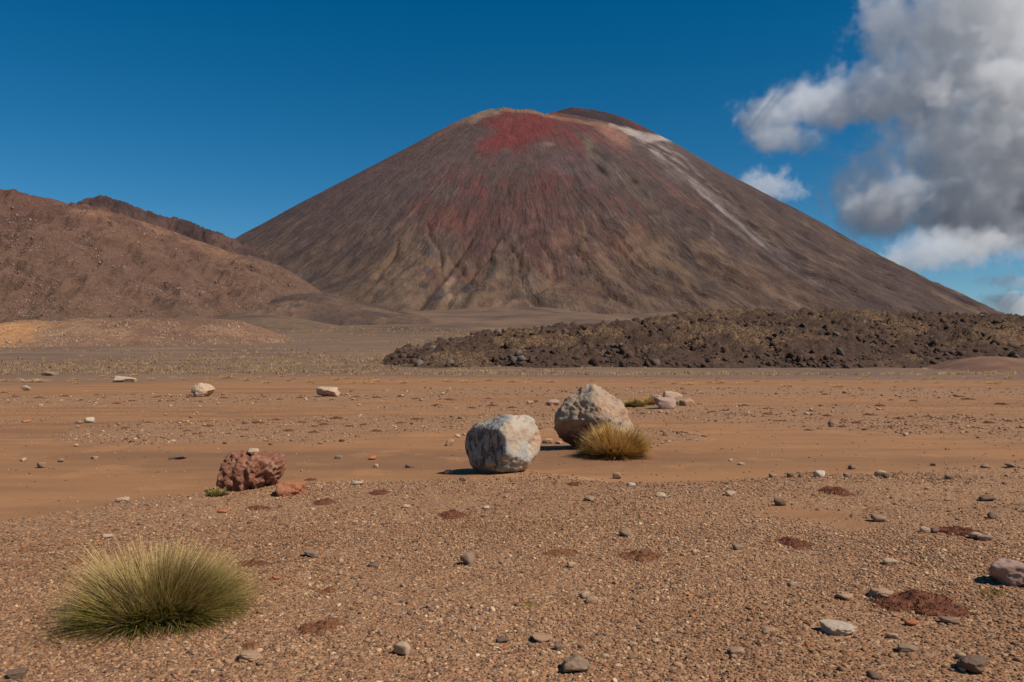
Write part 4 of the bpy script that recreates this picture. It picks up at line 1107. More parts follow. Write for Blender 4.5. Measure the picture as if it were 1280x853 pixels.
def build_stones():
    for i, (px, py, w, h, kind, lab) in enumerate(STONES):
        place_rock('stone', px, py, w, h, kind, i * 5 + 1, lab)
    for i, (px, py, w, h, kind, lab) in enumerate(FAR_BOULDERS):
        place_rock('boulder', px, py, w, h, kind, i * 5 + 2, lab, 'boulder', sub=5)
    # more loose stones among the gravel
    rg = random.Random(12)
    n = 0
    while n < 90:
        px, py = rg.uniform(-20, 1300), 600 + 250 * rg.random() ** 0.8
        g = on_ground(px, py)[0]
        if gravel_mask(g[:1], g[1:2])[0] < 0.75: continue
        if ((px - 195) / 140) ** 2 + ((py - 755) / 60) ** 2 < 1: continue
        w = rg.uniform(5, 9) * (0.55 + 0.45 * (py - 590) / 260)
        kind = rg.choice(['tan', 'tan', 'tan', 'grey', 'cream', 'orange'])
        nm = {'tan': 'tan', 'grey': 'grey', 'cream': 'cream', 'dark': 'dark', 'orange': 'orange'}[kind]
        place_rock('stone', px, py, w, w * rg.uniform(0.5, 0.8), kind, n, 'small loose %s stone, one of many scattered over the near gravel' % nm, 'stone', 'small loose %s stones on the near gravel' % nm, sub=2)
        n += 1
    n = 0
    while n < 70:
        px, py = rg.uniform(-20, 1300), rg.uniform(486, 560)
        w = rg.uniform(3, 5.5)
        g = on_ground(px, py)[0]
        if gravel_mask(g[:1], g[1:2])[0] < 0.5 and rg.random() < 0.6: continue
        kind = rg.choice(['tan', 'grey', 'cream', 'dark'])
        place_rock('stone', px, py, w, w * rg.uniform(0.5, 0.8), kind, n, 'small %s stone lying far out on the gravel bars and mud' % kind, 'stone', 'small %s stones far out on the bars' % kind, sub=2)
        n += 1

# ------------------------------------------------------------------ tussock grass
def grass_material(name, low, mid, tip, dry):
    t = NT(name, 0.25, 0.75)
    a, r = t.attr('along'), t.attr('tint')
    c = t.mix(t.ramp(a, 0.05, 0.45), low, mid)
    c = t.mix(t.ramp(t.math('ADD', a, t.math('MULTIPLY', t.math('SUBTRACT', r, 0.5), 0.5)), 0.30, 0.72), c, tip)
    c = t.mix(t.ramp(r, 0.68, 0.82), c, dry)
    m = t.done(c)
    tr = t.n.new('ShaderNodeBsdfTranslucent'); t.l.new(c, tr.inputs[0])
    mx = t.n.new('ShaderNodeMixShader'); mx.inputs[0].default_value = 0.28
    t.l.new(t.b.outputs[0], mx.inputs[1]); t.l.new(tr.outputs[0], mx.inputs[2])
    t.l.new(mx.outputs[0], t.n['Material Output'].inputs[0])
    return m

def blades(n, rx, ry, height, seed, width, core=0.42, lean=1.25, droop=0.35, seg=4, lo=0.55, tint=(0, 1), jit=0.16, dome=0.0):
    """n blades from a round base of which the outer ones lean out; unit of length: metres"""
    rg = np.random.default_rng(seed)
    a = rg.uniform(0, 2 * math.pi, n); q = np.sqrt(rg.uniform(0, 1, n))
    bx, by = core * rx * q * np.cos(a), core * ry * q * np.sin(a)
    a2 = a + rg.normal(0, 0.30, n) + 0.55 * vnoise(bx / (0.22 * rx), by / (0.22 * ry), seed=seed + 7)
    th = np.clip(lean * q ** 1.1 + rg.normal(0, jit, n), 0, 1.45)          # from the vertical
    L = height * rg.uniform(lo, 1.0, n) * (1 + 0.25 * np.sin(th))
    clump = 0.82 + 0.42 * vnoise(bx / (0.16 * rx), by / (0.16 * ry), seed=seed + 1)
    L = L * clump * (1 - dome * q ** 2)
    reach = np.sqrt((np.cos(a2) * rx) ** 2 + (np.sin(a2) * ry) ** 2)
    L = L * (1 + (reach / (0.9 * height) - 1) * 0.30 * np.sin(th))
    V, T, R = [], [], []
    fac = np.linspace(0, 1, seg + 1)
    tw = rg.uniform(0, 2 * math.pi, n)
    wx, wy = np.cos(tw) * width, np.sin(tw) * width
    dr = droop * rg.uniform(0.4, 1.4, n)
    x, y, z = bx.copy(), by.copy(), np.full(n, -0.01)
    rv = rg.uniform(tint[0], tint[1], n)
    for k, f in enumerate(fac):
        if k:
            t2 = np.clip(th + dr * f ** 1.5, 0, 1.75)
            x = x + L / seg * np.sin(t2) * np.cos(a2); y = y + L / seg * np.sin(t2) * np.sin(a2); z = z + L / seg * np.cos(t2)
            z = np.maximum(z, 0.004)
        w = 1 - 0.85 * f
        V.append(np.stack([x - wx * w, y - wy * w, z], 1)); V.append(np.stack([x + wx * w, y + wy * w, z], 1))
        T += [0.3 * f + 0.7 * f * np.clip(z / (0.85 * height), 0, 1)] * 2; R += [rv] * 2
    V = np.concatenate(V); T = np.concatenate(T); R = np.concatenate(R)
    i = np.arange(n)
    F = np.concatenate([np.stack([2 * k * n + i, (2 * k + 1) * n + i, (2 * k + 3) * n + i, (2 * k + 2) * n + i], 1) for k in range(seg)])
    return V, F, T, R

def grass_mesh(name, mat, *a, **k):
    V, F, T, R = blades(*a, **k)
    return make_mesh(name, V, F, mat, attrs={'along': T, 'tint': R})

def build_tussocks():
    green = grass_material('green_tussock', srgb(88, 84, 26), srgb(124, 118, 32), srgb(214, 180, 122), srgb(182, 148, 92))
    gold = grass_material('golden_tussock', srgb(148, 110, 52), srgb(194, 150, 76), srgb(214, 176, 108), srgb(174, 130, 74))
    straw = grass_material('straw', srgb(128, 104, 82), srgb(166, 142, 112), srgb(198, 174, 138), srgb(150, 126, 100))
    far = grass_material('far_tussock', srgb(146, 114, 80), srgb(172, 137, 98), srgb(190, 155, 114), srgb(158, 122, 88))
    def tussock(px, py, w, h, label, mat, n, seed, dry, lean=1.25, droop=0.35, group=None, core=0.42, ryk=0.85, lo=0.55, jit=0.16, dome=0.0):
        g = on_ground(px, py)[0]
        d = math.hypot(g[0], g[1]); s = d / FPX
        r = 0.5 * w * s
        ry = r * ryk
        look = EYE / d
        hh = max(0.95 * h * s - ry * look * 0.4, 0.6 * h * s)
        e = bpy.data.objects.new('tussock', None); COL.objects.link(e)
        y = g[1] + ry * 0.8
        x = g[0] * y / g[1]
        e.location = (x, y, ground_z(np.array([x]), np.array([y]))[0])
        tag(e, label, 'grass tussock', group)
        link('grass_blades', grass_mesh('grass_blades', mat, n, r, ry, hh, seed, 0.0027 * d / 5 + 0.0006, core=core, lean=lean, droop=droop, lo=lo, jit=jit, dome=dome), e)
        link('dead_straw', grass_mesh('dead_straw', straw, dry, r * 0.9, ry * 0.9, hh * 0.8, seed + 3, 0.0022 * d / 5 + 0.0006, core=core * 0.75, lean=lean, droop=droop), e)
        return e
    tussock(194, 794, 182, 106, 'large green tussock with straw coloured tips on the near gravel', green, 12500, 801, 2600, lean=1.22, droop=0.28, core=0.62, lo=0.58, jit=0.26, dome=0.12)
    tussock(769, 573, 82, 54, 'golden tussock growing against the pointed boulder', gold, 7000, 811, 500, lean=1.1, droop=0.25, core=0.62, ryk=0.62, jit=0.3, dome=0.38)
    tussock(272, 624, 26, 14, 'wispy grass tuft at the foot of the scoria boulder', green, 260, 821, 260, lean=1.0, core=0.6)
    for i, (px, py, w, h, lab) in enumerate(FAR_TUSSOCKS):
        tussock(px, py, w, h, lab, gold if i else green, 1500, 831 + i, 250, core=0.55)
    # the row where the fan begins, and more behind it: one of each kind, then copies
    pale = grass_material('pale_tussock', srgb(180, 142, 96), srgb(206, 168, 116), srgb(220, 186, 136), srgb(190, 150, 104))
    pool = []
    for k in range(4):
        V, F, T, R = blades(240, 1, 1, 0.9, 860 + k, 0.035, core=0.62, lean=1.15, droop=0.35, seg=3)
        pool.append(make_mesh('tussock', V, F, pale, attrs={'along': T, 'tint': R}))
    rg = random.Random(8)
    spots = [(p, 'straw coloured tussock in the row where the mud plain meets the cinder fan', 'tussocks along the edge of the plain') for p in TUSSOCK_ROW]
    while len(spots) < len(TUSSOCK_ROW) + 190:
        px = rg.uniform(-30, 1310); py = 466 + rg.random() * 14
        if px > 520 and rg.random() < 0.35: continue
        w = rg.uniform(4, 10)
        spots.append(((px, py, w, w * 0.36), 'small dry tussock scattered on the cinder fan below mound and lava field', 'small tussocks on the cinder fan'))
    for i, ((px, py, w, h), lab, grp) in enumerate(spots):
        g = on_ground(px, py)[0]
        s = math.hypot(g[0], g[1]) / FPX
        r = 0.5 * w * s
        o = link('tussock', pool[i % 4], None, (g[0], g[1], g[2] - 0.02), (0, 0, rg.uniform(0, 6.28)), (r, r * 0.8, h * s * 1.05))
        tag(o, lab, 'grass tussock', grp)
    # uncounted tufts of the fan
    g = np.random.default_rng(77)
    n = 24000
    y = 95 + 330 * g.uniform(0, 1, n) ** 1.25; x = (g.uniform(-110, 1420, n) - CX) / FPX * y
    dens = fbm(x * 0.02, y * 0.045, octv=4, seed=771)
    keep = dens + g.normal(0, 0.35, n) > 0.05
    x, y = x[keep], y[keep]
    n = len(x); m = 9
    z = ground_z(x, y)
    sz = g.uniform(0.22, 0.55, n) * (1 + 0.003 * y)
    V = np.empty((n, m, 3, 3)); A = g.uniform(0, 6.28, (n, m)); le = g.uniform(0.3, 1.2, (n, m)) * sz[:, None] * 0.5
    bw = 0.11 * sz[:, None]
    hgt = sz[:, None] * g.uniform(0.3, 0.65, (n, m))
    bx = x[:, None] + 0.25 * sz[:, None] * g.normal(size=(n, m)); by = y[:, None] + 0.25 * sz[:, None] * g.normal(size=(n, m))
    V[..., 0, 0] = bx - bw; V[..., 0, 1] = by; V[..., 0, 2] = z[:, None] - 0.1
    V[..., 1, 0] = bx + bw; V[..., 1, 1] = by + bw * 0.5; V[..., 1, 2] = z[:, None] - 0.1
    V[..., 2, 0] = bx + np.cos(A) * le; V[..., 2, 1] = by + np.sin(A) * le; V[..., 2, 2] = z[:, None] + hgt
    T = np.tile([0.3, 0.3, 0.9], n * m); R = np.repeat(g.uniform(0, 1, n), m * 3)
    me = make_mesh('dry_grass', V.reshape(-1, 3), np.arange(n * m * 3).reshape(-1, 3), far, smooth=False, attrs={'along': T, 'tint': R})
    tag(link('dry_grass', me), kind='stuff')

# ------------------------------------------------------------------ lava flow
LAVA_U = [488, 496, 505, 520, 560, 600, 650, 700, 760, 820, 850, 900, 960, 1000, 1050, 1100, 1150, 1200, 1250, 1280, 1400, 1700, 2100]
LAVA_V = [456, 451, 445, 437, 425, 415, 409, 405, 404, 399, 393, 390, 389, 389, 390, 391, 390, 390, 391, 391, 392, 396, 404]
YC = 168.0
def lava_z(x, y):
    """top of the rubbly flow; below the fan outside it"""
    u = CX + FPX * x / YC
    vc = np.interp(u, LAVA_U, LAVA_V)
    hc = EYE + (HORIZ - vc) / FPX * YC - 0.9
    yf = 121 + 2.2 * np.interp(u, [480, 560, 900, 1130, 1180, 1300, 1700], [9, 0, 0, 0, 4, 9, 4]) + 3.0 * fbm(x * 0.06, y * 0.0, octv=3, seed=901)
    s = (y - yf) / (YC - yf)
    pr = np.where(s < 1, np.where(s > 0, np.clip(s, 0, 1) ** 0.8, s * 1.5), 1 - 0.10 * (s - 1))
    end = sstep(484, 520, u)
    zf = rise(y) - 0.4
    hump = 1.0 * fbm(x * 0.045, y * 0.045, octv=3, seed=903) * np.clip(s * 3, 0, 1) * (1 - 0.4 * np.exp(-((s - 1) / 0.1) ** 2))
    return zf * (1 - np.clip(pr, 0, 1)) + np.maximum(hc, rise(y)) * np.clip(pr, 0, 1) * end + zf * np.clip(pr, 0, 1) * (1 - end) + hump * end - 2.0 * (1 - end) + np.minimum(pr, 0) * 4, s

def build_lava():
    xs = np.arange(-27, 205, 0.55); ys = np.concatenate([np.arange(116, 176, 0.5), np.arange(176, 262, 1.8)])
    X, Y = np.meshgrid(xs, ys)
    x = (X * (0.35 * Y + 0.65 * YC) / YC).ravel(); y = Y.ravel()
    z, s = lava_z(x, y)
    n = len(x)
    r1 = fbm(x * 0.35, y * 0.35, octv=4, seed=911); r2 = np.abs(fbm(x * 1.2, y * 1.2, octv=3, seed=915))
    on = np.clip(s * 5, 0, 1)
    r3 = fbm(x * 0.16, y * 0.16, octv=4, seed=917)
    z = z + on * (0.8 * np.abs(r1) + 0.9 * r2 + 0.4 * r3 - 0.4)
    col = sstep(0.0, 0.5, fbm(x * 0.12, y * 0.12, octv=4, seed=921))
    t = NT('lava_rubble', 0.2, 0.95)
    P = t.pos()
    g = t.attr('grit')
    n1 = t.noise(P, 0.9, 6, 0.7); n2 = t.noise(P, 3.0, 4, 0.7)
    c = t.cramp(n1, [(0.3, srgb(64, 48, 39)), (0.5, srgb(82, 61, 48)), (0.65, srgb(98, 74, 56)), (0.8, srgb(116, 88, 64))])
    c = t.mix(t.math('MULTIPLY', g, t.ramp(n2, 0.46, 0.6, 0, 0.9)), c, srgb(140, 108, 74))
    c = t.mix(t.ramp(n2, 0.45, 0.33, 0, 0.6), c, srgb(54, 44, 40))
    me = make_mesh('lava_field', np.stack([x, y, z], 1), grid_faces(len(ys), len(xs)), t.done(c, t.bump(t.math('ADD', n1, t.math('MULTIPLY', n2, 0.5)), 1.0, 0.6)), attrs={'grit': col})
    tag(link('lava_field', me), kind='structure')
    # blocks: the biggest one by one, the rest as one mass
    lm = stone_material('lava_block', srgb(78, 58, 46), srgb(94, 71, 55), srgb(52, 40, 34), srgb(112, 88, 70), 1.6, 0.6, 0.06, 0.6)
    lg = stone_material('grey_lava_block', srgb(104, 90, 80), srgb(120, 105, 94), srgb(66, 56, 50), srgb(138, 122, 110), 1.6, 0.6, 0.06, 0.4)
    pool = [make_mesh('lava_block', *shard(930 + k * 3, 14), lm, smooth=False) for k in range(9)]
    poolg = [make_mesh('grey_lava_block', *shard(990 + k * 3, 14), lg, smooth=False) for k in range(4)]
    rg = np.random.default_rng(99)
    m = 46000
    uu = rg.uniform(490, 1330, m); yy = 117 + 58 * rg.uniform(0, 1, m) ** 0.9
    xx = (uu - CX) / FPX * yy
    zz, ss = lava_z(xx, yy)
    clump = fbm(xx * 0.11, yy * 0.11, octv=3, seed=941)
    gz = ground_z(xx, yy, False)
    ok = (zz > gz + 0.1) & (ss > 0.01) & (ss < 1.12) & (clump + rg.normal(0, 0.4, m) > -0.15)
    xx, yy, zz, ss, uu = xx[ok], yy[ok], zz[ok], ss[ok], uu[ok]
    sz = np.clip(0.17 + 0.26 * rg.pareto(2.8, len(xx)), 0.15, 1.0)
    order = np.argsort(-sz)
    big = [i for i in order if 494 < uu[i] < 1290][:300]
    bigset = set(big)
    for j, i in enumerate(big):
        g = rg.random() < 0.12
        me = poolg[j % 4] if g else pool[j % 9]
        o = link('lava_block', me, None, (xx[i], yy[i], zz[i] + sz[i] * 0.3), tuple(rg.uniform(-0.7, 0.7, 2)) + (rg.uniform(0, 6.28),), (sz[i], sz[i] * rg.uniform(0.7, 1), sz[i] * rg.uniform(0.8, 1.5)))
        tag(o, 'pale grey angular lava block on the dark rubble of the lava field' if g else 'dark brown angular lava block on the rubble of the lava field', 'lava block', 'grey lava blocks' if g else 'dark lava blocks')
    rest = [i for i in order if i not in bigset][:16000]
    base = [shard(980 + k, 10) for k in range(9)]
    Vs, Fs = [], []
    off = 0
    for i in rest:
        V, F = base[i % 9]
        a = rg.uniform(0, 6.28); c, s_ = math.cos(a), math.sin(a)
        k = sz[i] * rg.uniform(0.7, 1.1, 3)
        W = V * k * (1 + 0.25 * (rg.random((len(V), 1)) - 0.5))
        W = np.stack([W[:, 0] * c - W[:, 1] * s_, W[:, 0] * s_ + W[:, 1] * c, W[:, 2]], 1) + (xx[i], yy[i], zz[i] + sz[i] * 0.25)
        Vs.append(W); Fs.append(F + off); off += len(V)
    t = NT('lava_rubble_blocks', 0.2, 0.95)
    P = t.pos(); n1 = t.noise(P, 0.6, 5, 0.7); n2 = t.noise(P, 3.5, 3, 0.7)
    c = t.cramp(n1, [(0.3, srgb(58, 44, 37)), (0.5, srgb(78, 59, 47)), (0.68, srgb(98, 75, 58)), (0.8, srgb(120, 98, 78))])
    c = t.mix(t.ramp(n2, 0.5, 0.7, 0, 0.5), c, srgb(62, 48, 40))
    me = make_mesh('lava_rubble', np.concatenate(Vs), np.concatenate(Fs), t.done(c, t.bump(n2, 0.6, 0.1)), smooth=False)
    tag(link('lava_rubble', me), kind='stuff')
    # straw between the blocks
    # brown bank of cinders at the near end of the flow
    U = np.linspace(1128, 1500, 120); s = np.linspace(0, 1.6, 40)
    crest = np.interp(U, [1128, 1150, 1175, 1195, 1212, 1230, 1260, 1290, 1400, 1500], [471, 466, 461, 453, 448, 446, 447, 449, 452, 460])
    Sg, Ug = np.meshgrid(s, U, indexing='ij')
    yf, yc = 92.0, 116.0
    yb = yf + (yc - yf) * Sg
    xb = (Ug - CX) / FPX * (0.3 * yb + 0.7 * yc)
    hb = EYE + (HORIZ - crest) / FPX * yc
    fl = rise(yb) - 0.25
    pr = np.where(Sg <= 1, sstep(0, 1, Sg) * 0.75 + 0.25 * Sg, 1 - (Sg - 1) ** 1.2)
    zb = fl + np.maximum(hb[None, :] - fl, 0) * pr + 0.12 * fbm(xb * 0.3, yb * 0.3, octv=4, seed=951) - 0.6 * np.clip((1150 - Ug) / 22, 0, 1)
    t = NT('cinder_bank_soil')
    P = t.pos(); n1 = t.noise(P, 0.25, 5, 0.65); n2 = t.noise(P, 2.4, 4, 0.7)
    c = t.cramp(n1, [(0.3, srgb(102, 72, 56)), (0.5, srgb(118, 84, 64)), (0.7, srgb(132, 98, 74))])
    c = t.mix(t.ramp(n2, 0.55, 0.7, 0, 0.5), c, srgb(92, 68, 56))
    me = make_mesh('cinder_hill', np.stack([xb.ravel(), yb.ravel(), zb.ravel()], 1), grid_faces(len(s), len(U)), t.done(c, t.bump(n2, 0.7, 0.15)))
    tag(link('cinder_hill', me), kind='structure')

# ------------------------------------------------------------------ rubble on mound and hill
def build_rubble():
    rg = np.random.default_rng(123)
    base = [shard(1080 + k, 10) for k in range(7)]
    dg = bpy.context.evaluated_depsgraph_get()
    for src, name, num, u0, u1, v0, v1, smin, smax, cols in (
            ('mound_hill', 'mound_rubble', 5500, -10, 385, 400, 438, 0.2, 0.9, ((126, 96, 76), (172, 142, 116), (82, 60, 50))),
            ('hill', 'hillside_rubble', 15000, -10, 400, 250, 396, 0.4, 1.9, ((112, 82, 70), (150, 122, 104), (78, 58, 52)))):
        ob = bpy.data.objects[src]
        Vs, Fs, off = [], [], 0
        px, py = rg.uniform(u0, u1, num * 2), rg.uniform(v0, v1, num * 2)
        rr = ray(px, py)
        cl = fbm(px * 0.03, py * 0.05, octv=3, seed=1091)
        for i in range(num * 2):
            if cl[i] + rg.normal(0, 0.45) < 0.1: continue
            hit, loc, nor, _ = ob.ray_cast(Vector((0, 0, EYE)), Vector(rr[i]).normalized())
            if not hit: continue
            V, F = base[i % 7]
            k = np.clip(smin * (1 + 0.6 * rg.pareto(2.6)), smin, smax) * rg.uniform(0.7, 1.1, 3)
            a = rg.uniform(0, 6.28); c, s_ = math.cos(a), math.sin(a)
            W = V * k
            W = np.stack([W[:, 0] * c - W[:, 1] * s_, W[:, 0] * s_ + W[:, 1] * c, W[:, 2]], 1) + np.array(loc)
            Vs.append(W); Fs.append(F + off); off += len(V)
        t = NT(name)
        P = t.pos(); n1 = t.noise(P, 0.5 if src == 'mound_hill' else 0.12, 5, 0.7); n2 = t.noise(P, 2.0, 3, 0.7)
        c = t.mix(t.ramp(n1, 0.42, 0.62), srgb(*cols[0]), srgb(*cols[1]))
        c = t.mix(t.ramp(n2, 0.52, 0.68, 0, 0.8), c, srgb(*cols[2]))
        tag(link(name, make_mesh(name, np.concatenate(Vs), np.concatenate(Fs), t.done(c), smooth=False)), kind='stuff')

# ------------------------------------------------------------------ gravel
def build_gravel():
    rg = np.random.default_rng(55)
    pts, siz = [], []
    def sector(n, d0, d1, dia0, dia1, pw=2.6, thr=0.45):
        d = np.sqrt(rg.uniform(d0 * d0, d1 * d1, n)); a = rg.uniform(-0.62, 0.62, n)
        x, y = d * np.sin(a), d * np.cos(a)
        g = gravel_mask(x, y)
        k = (g + 0.25 * (rg.random(n) - 0.5) > thr) & (rg.random(n) < 0.72 + 0.55 * fbm(x * 0.9, y * 0.9, octv=4, seed=57))
        x, y = x[k], y[k]
        s = dia0 / (1 - rg.uniform(0, 1, len(x)) * (1 - (dia0 / dia1) ** pw)) ** (1 / pw)
        pts.append(np.stack([x, y], 1)); siz.append(s * 0.5)
    sector(76000, 3.2, 8.0, 0.011, 0.032)
    sector(44000, 7.0, 13.0, 0.014, 0.036)
    sector(6000, 3.2, 13.0, 0.022, 0.050, 3.0)
    sector(12000, 12, 26, 0.03, 0.10, 2.4)
    sector(6000, 24, 60, 0.06, 0.20, 2.6)
    # a few strays over the mud
    d = np.sqrt(rg.uniform(9, 1600, 5000)); a = rg.uniform(-0.62, 0.62, 5000)
    pts.append(np.stack([d * np.sin(a), d * np.cos(a)], 1)); siz.append(rg.uniform(0.006, 0.014, 5000) * (1 + d * 0.03))
    P = np.concatenate(pts); s = np.concatenate(siz)
    z = ground_z(P[:, 0], P[:, 1])
    n = len(P)
    me = make_mesh('gravel', np.column_stack([P, z + s * 0.12]), np.zeros((0, 4), int))
    def at(name, typ, field, data):
        q = me.attributes.new(name, typ, 'POINT'); q.data.foreach_set(field, np.asarray(data, np.float32).ravel())
    at('size', 'FLOAT_VECTOR', 'vector', s[:, None] * np.column_stack([rg.uniform(0.8, 1.35, n), rg.uniform(0.75, 1.1, n), rg.uniform(0.45, 0.9, n)]))
    at('turn', 'FLOAT_VECTOR', 'vector', np.column_stack([rg.normal(0, 0.25, n), rg.normal(0, 0.25, n), rg.uniform(0, 6.28, n)]))
    pal = np.array([srgb(*c) for c in ((150, 118, 90), (132, 102, 78), (110, 84, 66), (164, 132, 102), (104, 82, 66), (146, 108, 78), (172, 144, 114), (150, 104, 72), (188, 164, 136), (94, 74, 62), (130, 108, 92))])
    w = np.array([.18, .18, .13, .12, .09, .12, .06, .035, .02, .05, .03]); w = w / w.sum()
    col = pal[rg.choice(len(pal), n, p=w)] * rg.uniform(0.85, 1.12, (n, 1)) * (1.05, 0.945, 0.85)
    wv = fbm(P[:, 0] * 0.45, P[:, 1] * 0.45, octv=4, seed=58)[:, None]
    col = col * (1 + 0.16 * wv * np.array([0.8, 1.0, 1.15]))
    q = me.attributes.new('tone', 'FLOAT_COLOR', 'POINT'); q.data.foreach_set('color', np.column_stack([col, np.ones(n)]).astype(np.float32).ravel())
    q = me.attributes.new('pick', 'INT', 'POINT'); q.data.foreach_set('value', rg.integers(0, 6, n).astype(np.int32))
    t = NT('pebble', 0.2, 0.92)
    O = t.obj()
    c = t.mix(t.ramp(t.noise(O, 1.6, 3, 0.6), 0.35, 0.7, 0, 0.4), t.attr('tone', 'INSTANCER', 'Color'), t.mix(1.0, t.attr('tone', 'INSTANCER', 'Color'), (0.6, 0.57, 0.55), 'MULTIPLY'))
    t.done(c)
    o = tag(link('gravel', me), kind='stuff')
    ng = bpy.data.node_groups.new('gravel', 'GeometryNodeTree')
    ng.interface.new_socket('Geometry', in_out='INPUT', socket_type='NodeSocketGeometry')
    ng.interface.new_socket('Geometry', in_out='OUTPUT', socket_type='NodeSocketGeometry')
    N, L = ng.nodes, ng.links
    gi, go = N.new('NodeGroupInput'), N.new('NodeGroupOutput')
    join = N.new('GeometryNodeGeometryToInstance')
    for k in range(6):
        V, F = faceted(2, random_planes(1200 + k, 9), 10)
        V = roughen(V, 1200 + k, 0.1, 2.0, 2); V = V / np.abs(V).max(0)
        src = bpy.data.objects.new('pebble', make_mesh('pebble', V, F, t.m))
        oi = N.new('GeometryNodeObjectInfo'); oi.inputs['Object'].default_value = src
        L.new(oi.outputs['Geometry'], join.inputs[0])
    ip = N.new('GeometryNodeInstanceOnPoints')
    L.new(gi.outputs[0], ip.inputs['Points']); L.new(join.outputs[0], ip.inputs['Instance'])
    ip.inputs['Pick Instance'].default_value = True
    for nm, typ, sock in (('pick', 'INT', 'Instance Index'), ('turn', 'FLOAT_VECTOR', 'Rotation'), ('size', 'FLOAT_VECTOR', 'Scale')):
        a = N.new('GeometryNodeInputNamedAttribute'); a.data_type = typ; a.inputs[0].default_value = nm
        L.new(a.outputs[0], ip.inputs[sock])
    L.new(ip.outputs[0], go.inputs[0])
    md = o.modifiers.new('gravel', 'NODES'); md.node_group = ng

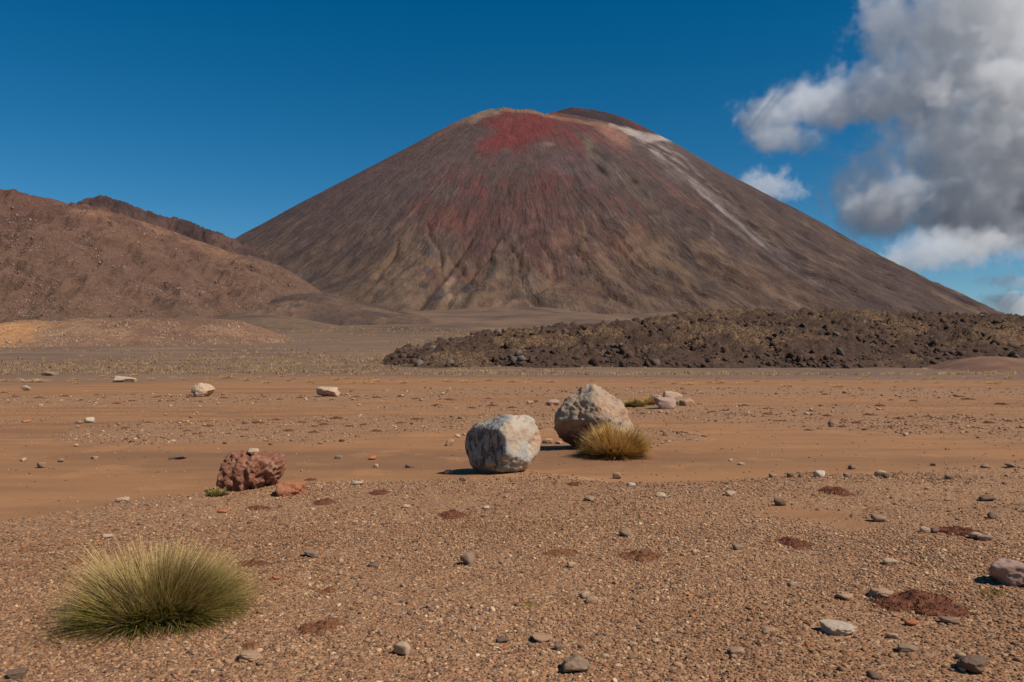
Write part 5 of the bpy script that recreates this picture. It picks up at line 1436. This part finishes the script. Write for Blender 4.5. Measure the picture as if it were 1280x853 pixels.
# ------------------------------------------------------------------ clouds
def build_cloud(label, blobs, dist, res, density, seed, nscale, thresh=0.25, thick=0.5, amount=1.0):
    """blobs: (px, py, rx, ry) as seen, at a distance; a volume grid filled from soft spheres eaten by noise"""
    s = dist / FPX
    E = []
    for b in blobs:
        px, py, rx, ry = b[:4]
        r = ray(px, py); r = r / r[1] * dist
        dz = b[4] if len(b) > 4 else 0.0
        E.append((np.array([r[0], r[1] + dz * s, r[2] + EYE]), np.array([rx * s, max(rx, ry) * s * thick + 0.35 * min(rx, ry) * s, ry * s])))
    lo = np.min([c - 1.35 * e for c, e in E], 0); hi = np.max([c + 1.35 * e for c, e in E], 0)
    mid = (lo + hi) / 2
    t = bpy.data.materials.new('cloud_vapour'); t.use_nodes = True
    nt = t.node_tree; nt.nodes.clear()
    out = nt.nodes.new('ShaderNodeOutputMaterial'); pv = nt.nodes.new('ShaderNodeVolumePrincipled')
    pv.inputs['Color'].default_value = (1.0, 1.0, 1.0, 1)
    pv.inputs['Density'].default_value = density; pv.inputs['Anisotropy'].default_value = 0.0
    nt.links.new(pv.outputs[0], out.inputs['Volume'])
    h = (hi - lo) / 2
    o = tag(link('cloud', bpy.data.volumes.new('cloud'), None, tuple(mid)), label, 'cloud')
    ng = bpy.data.node_groups.new('cloud', 'GeometryNodeTree')
    ng.interface.new_socket('Geometry', in_out='INPUT', socket_type='NodeSocketGeometry')
    ng.interface.new_socket('Geometry', in_out='OUTPUT', socket_type='NodeSocketGeometry')
    N, L = ng.nodes, ng.links
    def M(op, a, b=None, c=None):
        n = N.new('ShaderNodeMath'); n.operation = op
        for k, v in enumerate((a, b, c)):
            if v is None: continue
            if hasattr(v, 'is_output'): L.new(v, n.inputs[k])
            else: n.inputs[k].default_value = v
        return n.outputs[0]
    def VM(op, a, b):
        n = N.new('ShaderNodeVectorMath'); n.operation = op
        for k, v in enumerate((a, b)):
            if hasattr(v, 'is_output'): L.new(v, n.inputs[k])
            else: n.inputs[k].default_value = tuple(v)
        return n.outputs['Value'] if op == 'LENGTH' else n.outputs[0]
    P = N.new('GeometryNodeInputPosition').outputs[0]
    field = None
    for c, e in E:
        q = VM('DIVIDE', VM('SUBTRACT', P, c - mid), e)
        n = N.new('ShaderNodeVectorMath'); n.operation = 'LENGTH'; L.new(q, n.inputs[0])
        f = M('SUBTRACT', 1.0, n.outputs['Value'])
        field = f if field is None else M('SMOOTH_MAX', field, f, 0.35)
    def noise(scale, det, off):
        n = N.new('ShaderNodeTexNoise'); n.inputs['Scale'].default_value = scale; n.inputs['Detail'].default_value = det; n.inputs['Roughness'].default_value = 0.62
        n.inputs['Distortion'].default_value = 0.4
        L.new(VM('ADD', P, (off, off * 2.1, -off)), n.inputs['Vector'])
        return n.outputs[0]
    nz = noise(nscale, 4, seed * 131.0); nz2 = noise(nscale * 3.7, 6, seed * 77.0)
    f = M('ADD', M('ADD', field, M('MULTIPLY', M('SUBTRACT', nz, 0.5), 2.4 * amount)), M('MULTIPLY', M('SUBTRACT', nz2, 0.5), 1.9 * amount))
    mr = N.new('ShaderNodeMapRange'); mr.interpolation_type = 'SMOOTHSTEP'
    L.new(f, mr.inputs['Value']); mr.inputs['From Min'].default_value = thresh - 0.08; mr.inputs['From Max'].default_value = thresh + 0.42
    vc = N.new('GeometryNodeVolumeCube')
    L.new(mr.outputs[0], vc.inputs['Density'])
    vc.inputs['Min'].default_value = tuple(lo - mid); vc.inputs['Max'].default_value = tuple(hi - mid)
    size = (hi - lo)
    for k, ax in enumerate('XYZ'):
        vc.inputs['Resolution ' + ax].default_value = max(16, int(res * size[k] / size.max()))
    sm = N.new('GeometryNodeSetMaterial'); sm.inputs['Material'].default_value = t
    L.new(vc.outputs[0], sm.inputs[0])
    L.new(sm.outputs[0], [n for n in [N.new('NodeGroupOutput')]][0].inputs[0])
    md = o.modifiers.new('cloud', 'NODES'); md.node_group = ng

def build_clouds():
    build_cloud('huge grey white cloud with a dark base, beside the volcano',
                [(1250, 20, 150, 110), (1190, 100, 110, 80), (1280, 150, 150, 110), (1200, 195, 110, 60), (1185, 254, 150, 46), (1110, 262, 90, 34), (1250, 282, 80, 34), (1220, 225, 120, 50), (1320, 250, 130, 60), (1420, 80, 170, 160), (1430, 240, 140, 70),
                 (1095, 112, 90, 34), (1035, 130, 80, 34), (970, 142, 60, 28), (985, 172, 60, 22), (1135, 40, 60, 50)], 5200, 330, 0.0055, 3, 0.0024, thresh=0.08)
    build_cloud('soft pinkish cloud puff under the dark cloud base', [(1195, 312, 84, 32), (1150, 326, 60, 26), (1235, 300, 44, 22)], 4500, 130, 0.0045, 7, 0.004, thresh=0.2)
    build_cloud('small white cloud wisp touching the far flank of the volcano', [(955, 232, 44, 22), (990, 238, 26, 15), (935, 226, 20, 10)], 4500, 90, 0.0055, 11, 0.007, thresh=0.15)
    build_cloud('low white cloud on the skyline beyond the lava field', [(1275, 381, 54, 16), (1340, 374, 70, 22)], 4700, 90, 0.008, 13, 0.005, thresh=0.1)
    build_cloud('faint grey cloud streak low beside the frame edge', [(1262, 352, 46, 11), (1290, 290, 50, 40)], 4700, 90, 0.004, 17, 0.004)

import time as _t
for fn in (build_ground, build_mountain, build_hills, build_lava, build_rubble, build_stone_mats, build_boulders, build_stones, build_moss, build_tussocks, build_gravel, build_clouds):
    _a = _t.perf_counter()
    fn()
    print('%-18s %.1f s' % (fn.__name__, _t.perf_counter() - _a), flush=True)
